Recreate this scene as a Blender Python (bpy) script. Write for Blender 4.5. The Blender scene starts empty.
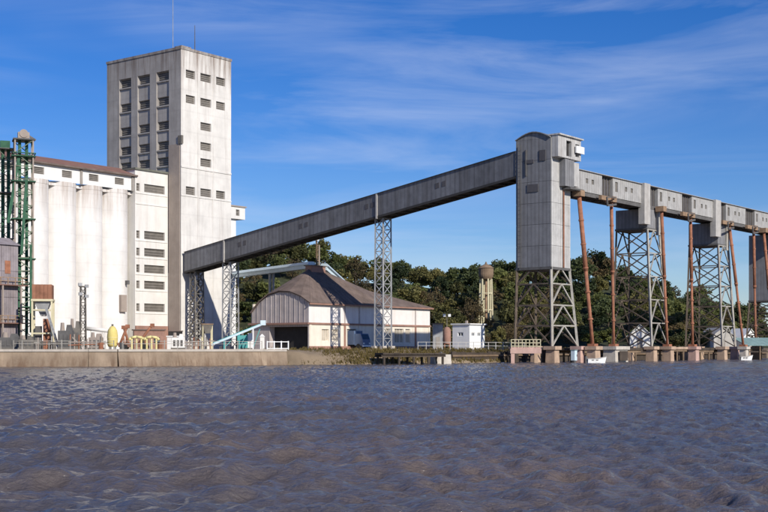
import bpy, math, random
import numpy as np
from mathutils import Vector, Matrix
random.seed(7); np.random.seed(7)
S = bpy.context.scene
COL = S.collection

# ------------------------------------------------------------------ camera
HC, F, HY = 2.1, 1250.0, 348.0            # eye height, focal length in photo pixels, horizon row
cam = bpy.data.cameras.new('camera'); camo = bpy.data.objects.new('camera', cam); COL.objects.link(camo)
camo.location = (0, 0, HC); camo.rotation_euler = (math.radians(90), 0, 0)
cam.sensor_width = 36; cam.lens = F / 768 * 36; cam.shift_y = (HY - 256) / 768
cam.clip_start = 0.5; cam.clip_end = 20000
S.camera = camo

# ------------------------------------------------------------------ sky, sun, exposure
SUN = Vector((0.588, -0.809, 0.535)).normalized()     # towards the sun
elev = math.asin(SUN.z); az = math.atan2(SUN.x, SUN.y)
W = bpy.data.worlds.new('World'); S.world = W; W.use_nodes = True
nt = W.node_tree; N = nt.nodes; L = nt.links; N.clear()
out = N.new('ShaderNodeOutputWorld'); bg = N.new('ShaderNodeBackground')
sky = N.new('ShaderNodeTexSky'); sky.sky_type = 'NISHITA'; sky.sun_disc = False
sky.sun_elevation = elev; sky.sun_rotation = az
sky.air_density = 1.0; sky.dust_density = 0.05; sky.ozone_density = 3.2; sky.altitude = 0
hs = N.new('ShaderNodeHueSaturation'); hs.inputs['Saturation'].default_value = 1.40; hs.inputs['Value'].default_value = 0.92; hs.inputs['Hue'].default_value = 0.508
tc = N.new('ShaderNodeTexCoord'); mp = N.new('ShaderNodeMapping')
mp.inputs['Scale'].default_value = (2.2, 2.2, 15); mp.inputs['Rotation'].default_value = (0, math.radians(4), 0)
n1 = N.new('ShaderNodeTexNoise'); n1.inputs['Scale'].default_value = 1.6; n1.inputs['Detail'].default_value = 9
n1.inputs['Roughness'].default_value = 0.58; n1.inputs['Distortion'].default_value = 0.6
mp2 = N.new('ShaderNodeMapping'); mp2.inputs['Scale'].default_value = (1.0, 1.0, 3.5); mp2.inputs['Location'].default_value = (1.3, 0.9, 0.6)
n2 = N.new('ShaderNodeTexNoise'); n2.inputs['Scale'].default_value = 2.6; n2.inputs['Detail'].default_value = 3
r1 = N.new('ShaderNodeMapRange'); r1.inputs['From Min'].default_value = 0.42; r1.inputs['From Max'].default_value = 0.80
r2 = N.new('ShaderNodeMapRange'); r2.inputs['From Min'].default_value = 0.34; r2.inputs['From Max'].default_value = 0.66
mu = N.new('ShaderNodeMath'); mu.operation = 'MULTIPLY'
mu2 = N.new('ShaderNodeMath'); mu2.operation = 'MULTIPLY'; mu2.inputs[1].default_value = 0.6
mx = N.new('ShaderNodeMix'); mx.data_type = 'RGBA'; mx.inputs['B'].default_value = (6.2, 6.9, 8.6, 1)
L.new(tc.outputs['Generated'], mp.inputs['Vector']); L.new(mp.outputs['Vector'], n1.inputs['Vector'])
L.new(tc.outputs['Generated'], mp2.inputs['Vector']); L.new(mp2.outputs['Vector'], n2.inputs['Vector'])
L.new(n1.outputs['Fac'], r1.inputs['Value']); L.new(n2.outputs['Fac'], r2.inputs['Value'])
L.new(r1.outputs['Result'], mu.inputs[0]); L.new(r2.outputs['Result'], mu.inputs[1]); L.new(mu.outputs[0], mu2.inputs[0])
tn = N.new('ShaderNodeMix'); tn.data_type = 'RGBA'; tn.blend_type = 'MULTIPLY'; tn.inputs['Factor'].default_value = 1; tn.inputs['B'].default_value = (0.70, 0.775, 1.04, 1)
L.new(sky.outputs['Color'], hs.inputs['Color']); L.new(hs.outputs['Color'], tn.inputs['A']); L.new(tn.outputs['Result'], mx.inputs['A'])
L.new(mu2.outputs[0], mx.inputs['Factor'])
L.new(mx.outputs['Result'], bg.inputs['Color']); bg.inputs['Strength'].default_value = 0.10
L.new(bg.outputs['Background'], out.inputs['Surface'])
sl = bpy.data.lights.new('sun', 'SUN'); slo = bpy.data.objects.new('sun', sl); COL.objects.link(slo)
sl.energy = 4.3; sl.angle = math.radians(0.53); sl.color = (1.0, 0.94, 0.84)
slo.rotation_euler = SUN.to_track_quat('Z', 'Y').to_euler()
S.view_settings.view_transform = 'Standard'; S.view_settings.look = 'None'
S.view_settings.exposure = 0.12; S.view_settings.gamma = 1.0; S.view_settings.use_curve_mapping = False
S.render.engine = 'CYCLES'

# ------------------------------------------------------------------ frame helpers
U = Vector((966, 1250, 0)).normalized(); V = Vector((-U.y, U.x, 0))   # along the works, and away from the river
RU = math.atan2(U.y, U.x)
GZ = 1.9                                                                # yard level above the water
def pix(px, py, D): return Vector(((px - 384) / F * D, D, HC - (py - HY) / F * D))
def zat(py, D): return HC - (py - HY) / F * D
def gpt(px, D, z=GZ): return Vector(((px - 384) / F * D, D, z))

# ------------------------------------------------------------------ materials
MATS = {}
def mat(name, col, rough=0.85, var=0.22, scale=0.8, streak=0.0, streak_col=None, metallic=0.0, bump=0.0, rnd=0.0, top=None, spec=0.3, corr=0.0, pour=0.0):
    m = bpy.data.materials.new(name); m.use_nodes = True
    nt = m.node_tree; n = nt.nodes; l = nt.links
    b = n['Principled BSDF']; b.inputs['Roughness'].default_value = rough; b.inputs['Metallic'].default_value = metallic
    b.inputs['Specular IOR Level'].default_value = spec
    g = n.new('ShaderNodeNewGeometry')
    no = n.new('ShaderNodeTexNoise'); no.inputs['Scale'].default_value = scale; no.inputs['Detail'].default_value = 7; no.inputs['Roughness'].default_value = 0.65
    l.new(g.outputs['Position'], no.inputs['Vector'])
    rr = n.new('ShaderNodeMapRange'); rr.inputs['From Min'].default_value = 0.3; rr.inputs['From Max'].default_value = 0.7
    l.new(no.outputs['Fac'], rr.inputs['Value'])
    mx = n.new('ShaderNodeMix'); mx.data_type = 'RGBA'
    mx.inputs['A'].default_value = (*[c * (1 - var) for c in col], 1); mx.inputs['B'].default_value = (*[min(1, c * (1 + var * 0.6)) for c in col], 1)
    l.new(rr.outputs['Result'], mx.inputs['Factor'])
    res = mx.outputs['Result']
    if streak > 0:
        mp = n.new('ShaderNodeMapping'); mp.inputs['Scale'].default_value = (1, 1, 0.06)
        l.new(g.outputs['Position'], mp.inputs['Vector'])
        n2 = n.new('ShaderNodeTexNoise'); n2.inputs['Scale'].default_value = 1.1; n2.inputs['Detail'].default_value = 6; n2.inputs['Roughness'].default_value = 0.7
        l.new(mp.outputs['Vector'], n2.inputs['Vector'])
        r2 = n.new('ShaderNodeMapRange'); r2.inputs['From Min'].default_value = 0.48; r2.inputs['From Max'].default_value = 0.78
        r2.inputs['To Max'].default_value = streak
        l.new(n2.outputs['Fac'], r2.inputs['Value'])
        fac = r2.outputs['Result']
        if top:                                   # rain grime that runs down from the coping
            sx = n.new('ShaderNodeSeparateXYZ'); l.new(g.outputs['Position'], sx.inputs['Vector'])
            r3 = n.new('ShaderNodeMapRange'); r3.inputs['From Min'].default_value = top[0]; r3.inputs['From Max'].default_value = top[1]
            l.new(sx.outputs['Z'], r3.inputs['Value'])
            n3 = n.new('ShaderNodeMapRange'); n3.inputs['From Min'].default_value = 0.36; n3.inputs['From Max'].default_value = 0.6
            l.new(n2.outputs['Fac'], n3.inputs['Value'])
            k = n.new('ShaderNodeMath'); k.operation = 'MULTIPLY'; l.new(r3.outputs['Result'], k.inputs[0]); l.new(n3.outputs['Result'], k.inputs[1])
            k2 = n.new('ShaderNodeMath'); k2.operation = 'MULTIPLY'; k2.inputs[1].default_value = top[2]; l.new(k.outputs[0], k2.inputs[0])
            k3 = n.new('ShaderNodeMath'); k3.operation = 'ADD'; k3.use_clamp = True; l.new(fac, k3.inputs[0]); l.new(k2.outputs[0], k3.inputs[1])
            fac = k3.outputs[0]
        m2 = n.new('ShaderNodeMix'); m2.data_type = 'RGBA'; m2.inputs['B'].default_value = (*(streak_col or [c * 0.4 for c in col]), 1)
        l.new(res, m2.inputs['A']); l.new(fac, m2.inputs['Factor']); res = m2.outputs['Result']
    if rnd > 0:
        oi = n.new('ShaderNodeObjectInfo'); r4 = n.new('ShaderNodeMapRange'); r4.inputs['To Min'].default_value = 1 - rnd; r4.inputs['To Max'].default_value = 1 + rnd
        l.new(oi.outputs['Random'], r4.inputs['Value'])
        h = n.new('ShaderNodeHueSaturation'); l.new(r4.outputs['Result'], h.inputs['Value']); l.new(res, h.inputs['Color']); res = h.outputs['Color']
    if corr > 0 or pour > 0:                      # sheet profile along the wall, or lift lines in the concrete
        sp = n.new('ShaderNodeSeparateXYZ')
        if corr > 0:
            to = n.new('ShaderNodeTexCoord'); l.new(to.outputs['Object'], sp.inputs['Vector'])
            ad = n.new('ShaderNodeMath'); ad.operation = 'ADD'; l.new(sp.outputs['X'], ad.inputs[0]); l.new(sp.outputs['Y'], ad.inputs[1]); src = ad.outputs[0]; per = corr
        else: l.new(g.outputs['Position'], sp.inputs['Vector']); src = sp.outputs['Z']; per = pour
        fr = n.new('ShaderNodeMath'); fr.operation = 'PINGPONG'; fr.inputs[1].default_value = per / 2; l.new(src, fr.inputs[0])
        mr = n.new('ShaderNodeMapRange'); mr.inputs['From Max'].default_value = per * (0.3 if corr else 0.06); mr.inputs['To Min'].default_value = 0.80 if corr else 0.93; mr.inputs['To Max'].default_value = 1
        l.new(fr.outputs[0], mr.inputs['Value'])
        hm = n.new('ShaderNodeHueSaturation'); l.new(mr.outputs['Result'], hm.inputs['Value']); l.new(res, hm.inputs['Color']); res = hm.outputs['Color']
    l.new(res, b.inputs['Base Color'])
    if bump > 0:
        bp = n.new('ShaderNodeBump'); bp.inputs['Strength'].default_value = bump; bp.inputs['Distance'].default_value = 0.05
        n5 = n.new('ShaderNodeTexNoise'); n5.inputs['Scale'].default_value = scale * 6; n5.inputs['Detail'].default_value = 6
        l.new(g.outputs['Position'], n5.inputs['Vector']); l.new(n5.outputs['Fac'], bp.inputs['Height']); l.new(bp.outputs['Normal'], b.inputs['Normal'])
    MATS[name] = m; return m
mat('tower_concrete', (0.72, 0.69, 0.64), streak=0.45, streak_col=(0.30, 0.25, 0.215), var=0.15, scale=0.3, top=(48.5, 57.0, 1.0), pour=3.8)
mat('tower_side', (0.41, 0.385, 0.36), streak=0.7, streak_col=(0.22, 0.185, 0.165), var=0.22, scale=0.3, top=(50.0, 57.0, 0.9), pour=3.8)  # darker than tower_concrete: dirt, plus the end wall's shade put into the colour
mat('silo_white', (0.77, 0.745, 0.71), streak=0.26, streak_col=(0.44, 0.37, 0.32), var=0.12, scale=0.3, top=(24.0, 31.0, 1.0), pour=2.4)
mat('annex_cream', (0.74, 0.715, 0.665), streak=0.4, streak_col=(0.45, 0.37, 0.30), var=0.10, scale=0.4)
mat('white_wall', (0.78, 0.77, 0.74), streak=0.2, streak_col=(0.4, 0.34, 0.3), var=0.06)
mat('strip_brown', (0.36, 0.30, 0.255), streak=0.4, streak_col=(0.2, 0.16, 0.13), var=0.12)
mat('louvre', (0.16, 0.145, 0.125), var=0.3, rnd=0.25)
mat('dark_opening', (0.035, 0.032, 0.03), var=0.3)
mat('frame_grey', (0.32, 0.29, 0.26), var=0.2)
mat('roof_red', (0.25, 0.135, 0.105), streak=0.4, streak_col=(0.13, 0.09, 0.08), var=0.25, scale=0.6)
mat('roof_green', (0.16, 0.16, 0.13), var=0.25)
mat('roof_brown', (0.175, 0.132, 0.112), var=0.35, scale=0.5, streak=0.5, streak_col=(0.10, 0.065, 0.05), bump=0.4)
mat('gable_grey', (0.50, 0.445, 0.42), var=0.15, streak=0.45, streak_col=(0.24, 0.19, 0.17), corr=0.5)
mat('ware_cream', (0.78, 0.71, 0.60), var=0.08, streak=0.4, streak_col=(0.48, 0.33, 0.24))
mat('ware_white', (0.78, 0.74, 0.70), var=0.07, streak=0.35, streak_col=(0.50, 0.36, 0.30))
mat('brick_red', (0.33, 0.19, 0.145), var=0.25)
mat('pane_warm', (0.46, 0.41, 0.33), var=0.35, rough=0.4, rnd=0.2)
mat('conveyor_grey', (0.19, 0.193, 0.205), var=0.25, streak=0.8, streak_col=(0.085, 0.075, 0.07), rnd=0.16, rough=0.7, corr=0.9)
mat('conveyor_dark', (0.055, 0.052, 0.05), var=0.2)
mat('trim_pale', (0.46, 0.44, 0.41), var=0.2, streak=0.4, streak_col=(0.22, 0.17, 0.13))
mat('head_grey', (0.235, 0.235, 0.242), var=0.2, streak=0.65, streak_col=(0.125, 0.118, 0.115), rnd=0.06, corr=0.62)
mat('head_grey_lit', (0.50, 0.49, 0.47), var=0.2, streak=0.6, streak_col=(0.23, 0.19, 0.16), corr=0.62)  # lighter copy of head_grey: sunlight on the front painted into the colour
mat('panel_grey', (0.42, 0.412, 0.395), var=0.22, streak=0.6, streak_col=(0.22, 0.185, 0.16), rnd=0.10, corr=0.7)
mat('bay_dark', (0.10, 0.095, 0.10), var=0.2)
mat('rust', (0.36, 0.155, 0.09), var=0.4, scale=1.2, streak=0.6, streak_col=(0.15, 0.07, 0.045))
mat('rust_pale', (0.33, 0.22, 0.14), var=0.35, scale=1.2)
mat('steel_pale', (0.40, 0.38, 0.335), var=0.32, scale=1.0, streak=0.45, streak_col=(0.22, 0.14, 0.09))
mat('steel_silver', (0.34, 0.345, 0.35), var=0.3)
mat('steel_dark', (0.13, 0.125, 0.12), var=0.3)
mat('steel_mid', (0.17, 0.155, 0.135), var=0.35)
mat('green_steel', (0.045, 0.125, 0.075), var=0.35)
mat('green_pale', (0.16, 0.20, 0.14), var=0.35)
mat('mauve_sheet', (0.29, 0.255, 0.265), var=0.25, streak=0.5, streak_col=(0.17, 0.12, 0.11), rnd=0.1, corr=0.4)
mat('rust_box', (0.30, 0.14, 0.085), var=0.3, rnd=0.12)
mat('cream_paint', (0.66, 0.60, 0.40), var=0.18)
mat('yellow_paint', (0.70, 0.58, 0.20), var=0.25)
mat('yellow_pale', (0.74, 0.64, 0.30), var=0.15)
mat('white_paint', (0.80, 0.80, 0.78), var=0.06)
mat('teal_paint', (0.10, 0.38, 0.36), var=0.2)
mat('teal_roof', (0.22, 0.33, 0.32), var=0.25)
mat('pale_blue_sheet', (0.60, 0.72, 0.78), var=0.10, rough=0.5)
mat('blue_paint', (0.12, 0.17, 0.27), var=0.2, rough=0.5)
mat('tyre', (0.03, 0.03, 0.03))
mat('glass', (0.04, 0.05, 0.06), rough=0.15, spec=0.6)
mat('quay_concrete', (0.31, 0.235, 0.165), var=0.35, scale=0.3, streak=0.7, streak_col=(0.16, 0.105, 0.068), bump=0.7, top=(1.35, -0.1, 0.95))
mat('coping', (0.46, 0.41, 0.35), var=0.18, scale=1.0)
mat('pier_tan', (0.50, 0.36, 0.255), var=0.25, streak=0.55, streak_col=(0.22, 0.14, 0.10), bump=0.4)
mat('pier_white', (0.56, 0.51, 0.44), var=0.22, streak=0.55, streak_col=(0.28, 0.2, 0.14), bump=0.4)
mat('pier_pink', (0.55, 0.37, 0.31), var=0.22, streak=0.4, streak_col=(0.25, 0.15, 0.11))
mat('timber_dark', (0.075, 0.058, 0.045), var=0.35)
mat('timber_mid', (0.20, 0.14, 0.09), var=0.35)
mat('bark', (0.10, 0.075, 0.055), var=0.3)
mat('undergrowth', (0.055, 0.062, 0.030), var=0.5, scale=0.5, bump=0.6)
mat('steel_shaded', (0.13, 0.10, 0.075), var=0.4)  # shade on side and rear lattice members, painted as a darker steel
mat('tank_brown', (0.25, 0.175, 0.115), var=0.3, streak=0.5)
mat('earth', (0.25, 0.19, 0.125), var=0.35, scale=0.25, bump=0.5)

def leaf_mat(name, col, var=0.45):
    m = bpy.data.materials.new(name); m.use_nodes = True
    n = m.node_tree.nodes; l = m.node_tree.links
    b = n['Principled BSDF']; b.inputs['Roughness'].default_value = 0.65; b.inputs['Specular IOR Level'].default_value = 0.25
    g = n.new('ShaderNodeNewGeometry'); no = n.new('ShaderNodeTexNoise'); no.inputs['Scale'].default_value = 0.9; no.inputs['Detail'].default_value = 5
    l.new(g.outputs['Position'], no.inputs['Vector'])
    oi = n.new('ShaderNodeObjectInfo')
    a = n.new('ShaderNodeMath'); a.operation = 'MULTIPLY_ADD'; a.inputs[1].default_value = 0.6; l.new(oi.outputs['Random'], a.inputs[0])
    s = n.new('ShaderNodeMath'); s.operation = 'SUBTRACT'; s.inputs[1].default_value = 0.30; l.new(no.outputs['Fac'], s.inputs[0]); l.new(s.outputs[0], a.inputs[2])
    cr = n.new('ShaderNodeValToRGB'); e = cr.color_ramp.elements
    e[0].position = 0.1; e[0].color = (*[c * (1 - var) for c in col], 1)
    e[1].position = 0.9; e[1].color = (col[0] * (1 + var) * 1.25, col[1] * (1 + var), col[2] * (1 + var * 0.5), 1)
    l.new(a.outputs[0], cr.inputs['Fac']); l.new(cr.outputs['Color'], b.inputs['Base Color'])
    tr = n.new('ShaderNodeBsdfTranslucent'); l.new(cr.outputs['Color'], tr.inputs['Color'])
    ms = n.new('ShaderNodeMixShader'); ms.inputs[0].default_value = 0.42
    l.new(b.outputs[0], ms.inputs[1]); l.new(tr.outputs[0], ms.inputs[2]); l.new(ms.outputs[0], n['Material Output'].inputs['Surface'])
    MATS[name] = m
leaf_mat('leaf_green', (0.120, 0.160, 0.060))
leaf_mat('leaf_dark', (0.066, 0.100, 0.048))
leaf_mat('leaf_olive', (0.142, 0.158, 0.066))
leaf_mat('leaf_brown', (0.140, 0.125, 0.070))
leaf_mat('grass', (0.135, 0.125, 0.05))

# ------------------------------------------------------------------ mesh helpers
class MB:
    def __init__(s): s.v = []; s.f = []
    def quad(s, *p):
        i = len(s.v); s.v += [tuple(q) for q in p]; s.f.append(tuple(range(i, i + len(p)))); return s
    def hexa(s, p):                      # 8 points: bottom ring then top ring
        i = len(s.v); s.v += [tuple(q) for q in p]
        for f in ((3, 2, 1, 0), (4, 5, 6, 7), (0, 1, 5, 4), (1, 2, 6, 5), (2, 3, 7, 6), (3, 0, 4, 7)): s.f.append(tuple(i + k for k in f))
        return s
    def box(s, x0, x1, y0, y1, z0, z1, sl=0.0):   # sl: rise in z per unit of x
        a, b = sl * x0, sl * x1
        return s.hexa([(x0, y0, z0 + a), (x1, y0, z0 + b), (x1, y1, z0 + b), (x0, y1, z0 + a),
                       (x0, y0, z1 + a), (x1, y0, z1 + b), (x1, y1, z1 + b), (x0, y1, z1 + a)])
    def tube(s, p, q, r0, r1=None, n=12, cap=True):
        r1 = r0 if r1 is None else r1; p = Vector(p); q = Vector(q); d = (q - p).normalized()
        a = d.orthogonal().normalized(); b = d.cross(a); i = len(s.v)
        for c, r in ((p, r0), (q, r1)):
            for k in range(n):
                t = 2 * math.pi * k / n; s.v.append(tuple(c + a * math.cos(t) * r + b * math.sin(t) * r))
        for k in range(n): s.f.append((i + k, i + (k + 1) % n, i + n + (k + 1) % n, i + n + k))
        if cap: s.f.append(tuple(i + k for k in reversed(range(n)))); s.f.append(tuple(i + n + k for k in range(n)))
        return s
    def bar(s, p, q, w):
        p = Vector(p); q = Vector(q); d = (q - p).normalized()
        up = Vector((0, 0, 1)) if abs(d.z) < 0.95 else Vector((0, 1, 0))
        a = d.cross(up).normalized() * w / 2; b = d.cross(a).normalized() * w / 2
        return s.hexa([p - a - b, p + a - b, p + a + b, p - a + b, q - a - b, q + a - b, q + a + b, q - a + b])
    def lathe(s, c, prof, n=20):
        i = len(s.v); c = Vector(c)
        for r, z in prof:
            for k in range(n):
                t = 2 * math.pi * k / n; s.v.append((c.x + r * math.cos(t), c.y + r * math.sin(t), c.z + z))
        for j in range(len(prof) - 1):
            for k in range(n): s.f.append((i + j * n + k, i + j * n + (k + 1) % n, i + (j + 1) * n + (k + 1) % n, i + (j + 1) * n + k))
        s.f.append(tuple(i + k for k in reversed(range(n)))); s.f.append(tuple(i + (len(prof) - 1) * n + k for k in range(n)))
        return s
    def prism(s, poly, ext):
        ext = Vector(ext); i = len(s.v); n = len(poly)
        s.v += [tuple(Vector(p)) for p in poly] + [tuple(Vector(p) + ext) for p in poly]
        s.f.append(tuple(i + k for k in range(n))); s.f.append(tuple(i + n + k for k in reversed(range(n))))
        for k in range(n): s.f.append((i + k, i + n + k, i + n + (k + 1) % n, i + (k + 1) % n))
        return s
    def facade(s, o, ex, en, w, z0, z1, holes, depth, slab=None):
        """wall plane from o along ex (outward normal en) with real rectangular openings and reveals; holes = (x0,x1,z0,z1)"""
        o = Vector(o); ex = Vector(ex); en = Vector(en); ez = Vector((0, 0, 1))
        xs = sorted({0.0, w, *[h[0] for h in holes], *[h[1] for h in holes]}); zs = sorted({z0, z1, *[h[2] for h in holes], *[h[3] for h in holes]})
        P = lambda x, z, d=0: o + ex * x + ez * z - en * d
        for a, b in zip(xs, xs[1:]):
            for c, e in zip(zs, zs[1:]):
                mx_, mz_ = (a + b) / 2, (c + e) / 2
                if any(h[0] < mx_ < h[1] and h[2] < mz_ < h[3] for h in holes): continue
                s.quad(P(a, c), P(b, c), P(b, e), P(a, e))
        for a, b, c, e in holes:
            s.quad(P(a, c), P(a, e), P(a, e, depth), P(a, c, depth)); s.quad(P(b, e), P(b, c), P(b, c, depth), P(b, e, depth))
            s.quad(P(a, e), P(b, e), P(b, e, depth), P(a, e, depth)); s.quad(P(b, c), P(a, c), P(a, c, depth), P(b, c, depth))
        return s
    def mesh(s, name, m, smooth=False):
        me = bpy.data.meshes.new(name); me.from_pydata(s.v, [], s.f); me.materials.append(MATS[m])
        if smooth: me.polygons.foreach_set('use_smooth', [True] * len(me.polygons))
        me.update(); return me
    def build(s, name, m, parent=None, smooth=False):
        return obj(name, s.mesh(name, m, smooth), parent)
def obj(name, me, parent=None):
    o = bpy.data.objects.new(name, me); COL.objects.link(o); o.parent = parent; return o
def tag(o, label, cat, group=None):
    o['label'] = label; o['category'] = cat
    if group: o['group'] = group
    return o
def thing(name, label, cat, loc=(0, 0, 0), rz=RU, group=None):
    o = bpy.data.objects.new(name, None); COL.objects.link(o); o.location = loc; o.rotation_euler = (0, 0, rz); o.empty_display_size = 0.5
    return tag(o, label, cat, group)
_unit = {}
def bar(name, p, q, w, m, parent):
    """a straight steel member: shared unit box, placed by its own transform"""
    if m not in _unit: _unit[m] = MB().box(-.5, .5, -.5, .5, -.5, .5).mesh('member_' + m, m)
    p = Vector(p); q = Vector(q); d = q - p; o = obj(name, _unit[m], parent)
    o.location = (p + q) / 2; o.rotation_mode = 'QUATERNION'; o.rotation_quaternion = d.to_track_quat('Z', 'Y')
    o.scale = (w, w, d.length); return o
def lattice(t, base, top, levels, lw, bw, m, style='K', faces=(0, 1, 2, 3), mb=None, side=None):
    """four-legged lattice: base / top = four corners in order; levels = fractions of the height"""
    m0 = mb or m; base = [Vector(b) for b in base]; top = [Vector(b) for b in top]
    P = lambda k, f: base[k] + (top[k] - base[k]) * f
    for k in range(4): bar('leg', base[k], top[k], lw, side if (side and k > 1) else m, t)
    for i, (a, b) in enumerate(zip(levels, levels[1:])):
        for k in faces:
            j = (k + 1) % 4; mb = side if (side and k) else m0  # side: darker shade colour for every face but the front
            bar('horizontal_strut', P(k, b), P(j, b), bw, mb, t)
            if style == 'K':
                c = (P(k, b) + P(j, b)) / 2
                bar('diagonal_brace', P(k, a), c, bw, mb, t); bar('diagonal_brace', P(j, a), c, bw, mb, t)
            elif style == 'X':
                bar('diagonal_brace', P(k, a), P(j, b), bw, mb, t); bar('diagonal_brace', P(j, a), P(k, b), bw * 0.9, mb, t)
            else:
                bar('diagonal_brace', P(k, a) if i % 2 else P(j, a), P(j, b) if i % 2 else P(k, b), bw, mb, t)
def window(parent, o, ex, en, x0, x1, z0, z1, depth, m_pane='louvre', m_frame='frame_grey', n=4, vert=False):
    """frame with bars, set back in a real opening, and its pane as a sub-part"""
    o = Vector(o); ex = Vector(ex); en = Vector(en); ez = Vector((0, 0, 1))
    P = lambda x, z, d: o + ex * x + ez * z - en * d
    fr = MB(); t = 0.10
    def blk(a, b, c, e, d0, d1): fr.hexa([P(a, c, d1), P(b, c, d1), P(b, c, d0), P(a, c, d0), P(a, e, d1), P(b, e, d1), P(b, e, d0), P(a, e, d0)])
    blk(x0, x1, z0, z0 + t, depth - .1, depth); blk(x0, x1, z1 - t, z1, depth - .1, depth)
    blk(x0, x0 + t, z0 + t, z1 - t, depth - .1, depth); blk(x1 - t, x1, z0 + t, z1 - t, depth - .1, depth)
    for k in range(1, n):
        if vert: a = x0 + (x1 - x0) * k / n; blk(a - .04, a + .04, z0 + t, z1 - t, depth - .08, depth)
        else: a = z0 + (z1 - z0) * k / n; blk(x0 + t, x1 - t, a - .04, a + .04, depth - .08, depth)
    f = fr.build('window', m_frame, parent)
    MB().quad(P(x0, z0, depth), P(x1, z0, depth), P(x1, z1, depth), P(x0, z1, depth)).build('pane', m_pane, f)
    return f
X, Y, Z = Vector((1, 0, 0)), Vector((0, 1, 0)), Vector((0, 0, 1))

# ------------------------------------------------------------------ water
def axis(dense, mid, far):
    a = []
    for lo, hi, st in dense: a += list(np.arange(lo, hi, st))
    return np.array(sorted(set(np.round(a + mid + far, 4))))
gx = axis([(-12, 12, .085), (12, 30, .17), (-30, -12, .17)], list(np.arange(-75, -30, .7)) + list(np.arange(30, 105, .7)), [-4000, -900, -300, -120, 140, 300, 900, 4000])
yy = [9.0]
while yy[-1] < 290: yy.append(yy[-1] + max(.075, .0042 * yy[-1] ** 1.22 * .5))
gy = np.array([-800, -100, -20, 0, 5] + yy + [400, 900, 3000])
XX, YY = np.meshgrid(gx, gy)
ZZ = np.zeros_like(XX); rs = np.random.RandomState(3)
for k in range(100):
    lam = 10 ** rs.uniform(-0.62, 0.20); th = math.radians(rs.normal(-58, 48)); ph = rs.uniform(0, 6.28)
    kx, ky = math.cos(th) * 2 * math.pi / lam, math.sin(th) * 2 * math.pi / lam
    amp = 0.0104 * lam ** 0.88
    env = 0.6 + 0.4 * np.sin(XX * rs.uniform(-.25, .25) + YY * rs.uniform(-.2, .2) + rs.uniform(0, 6))
    s = np.sin(kx * XX + ky * YY + ph + 0.7 * np.sin(.23 * XX + .31 * YY + ph))
    ZZ += amp * env * (s + 0.35 * s * s - .17)
# the boat's own wake, rolling off to the left
for lam, amp, cx in ((4.2, .11, -6.0), (2.6, .07, -4.0), (6.5, .08, -9.0), (1.7, .035, -5.0)):
    dirv = (math.cos(math.radians(-70)), math.sin(math.radians(-70)))
    ph = 2 * math.pi / lam * (dirv[0] * XX + dirv[1] * YY) + .9 * np.sin(.35 * XX)
    env = np.exp(-((XX - cx) / 7.0) ** 2) * np.exp(-((YY - 30) / 22) ** 2)
    s = np.sin(ph); ZZ += amp * env * (s + .4 * s * s)
fade = np.clip((420 - YY) / 200, 0, 1) * np.clip((130 - abs(XX)) / 40, 0, 1) * np.clip((YY - 2) / 5, 0, 1); ZZ *= fade
nx, ny = len(gx), len(gy)
vv = np.stack([XX, YY, ZZ], -1).reshape(-1, 3)
ii = (np.arange(ny - 1)[:, None] * nx + np.arange(nx - 1)[None, :]).reshape(-1)
ff = np.stack([ii, ii + 1, ii + nx + 1, ii + nx], -1)
me = bpy.data.meshes.new('water'); me.vertices.add(len(vv)); me.vertices.foreach_set('co', vv.ravel().astype(np.float32))
me.loops.add(ff.size); me.loops.foreach_set('vertex_index', ff.ravel().astype(np.int32))
me.polygons.add(len(ff)); me.polygons.foreach_set('loop_start', np.arange(0, ff.size, 4, dtype=np.int32))
me.update(); me.validate(); me.polygons.foreach_set('use_smooth', [True] * len(me.polygons))
m = bpy.data.materials.new('river_water'); m.use_nodes = True; n = m.node_tree.nodes; l = m.node_tree.links
b = n['Principled BSDF']; b.inputs['Roughness'].default_value = 0.10; b.inputs['IOR'].default_value = 1.33; b.inputs['Specular IOR Level'].default_value = 0.5
g = n.new('ShaderNodeNewGeometry')
nA = n.new('ShaderNodeTexNoise'); nA.inputs['Scale'].default_value = 0.07; nA.inputs['Detail'].default_value = 4
l.new(g.outputs['Position'], nA.inputs['Vector'])
cr = n.new('ShaderNodeValToRGB'); e = cr.color_ramp.elements
e[0].position = .35; e[0].color = (0.080, 0.080, 0.092, 1); e[1].position = .68; e[1].color = (0.160, 0.118, 0.092, 1)
l.new(nA.outputs['Fac'], cr.inputs['Fac']); l.new(cr.outputs['Color'], b.inputs['Base Color'])
mpw = n.new('ShaderNodeMapping'); mpw.inputs['Scale'].default_value = (1, 1.5, 1); mpw.inputs['Rotation'].default_value = (0, 0, math.radians(-25)); l.new(g.outputs['Position'], mpw.inputs['Vector'])
nB = n.new('ShaderNodeTexNoise'); nB.inputs['Scale'].default_value = 8.0; nB.inputs['Detail'].default_value = 8; nB.inputs['Roughness'].default_value = .62; nB.inputs['Distortion'].default_value = .5
l.new(mpw.outputs['Vector'], nB.inputs['Vector'])
bp = n.new('ShaderNodeBump'); bp.inputs['Strength'].default_value = .85; bp.inputs['Distance'].default_value = 0.10
l.new(nB.outputs['Fac'], bp.inputs['Height']); l.new(bp.outputs['Normal'], b.inputs['Normal'])
me.materials.append(m); wo = obj('water', me); wo['kind'] = 'structure'

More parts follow.
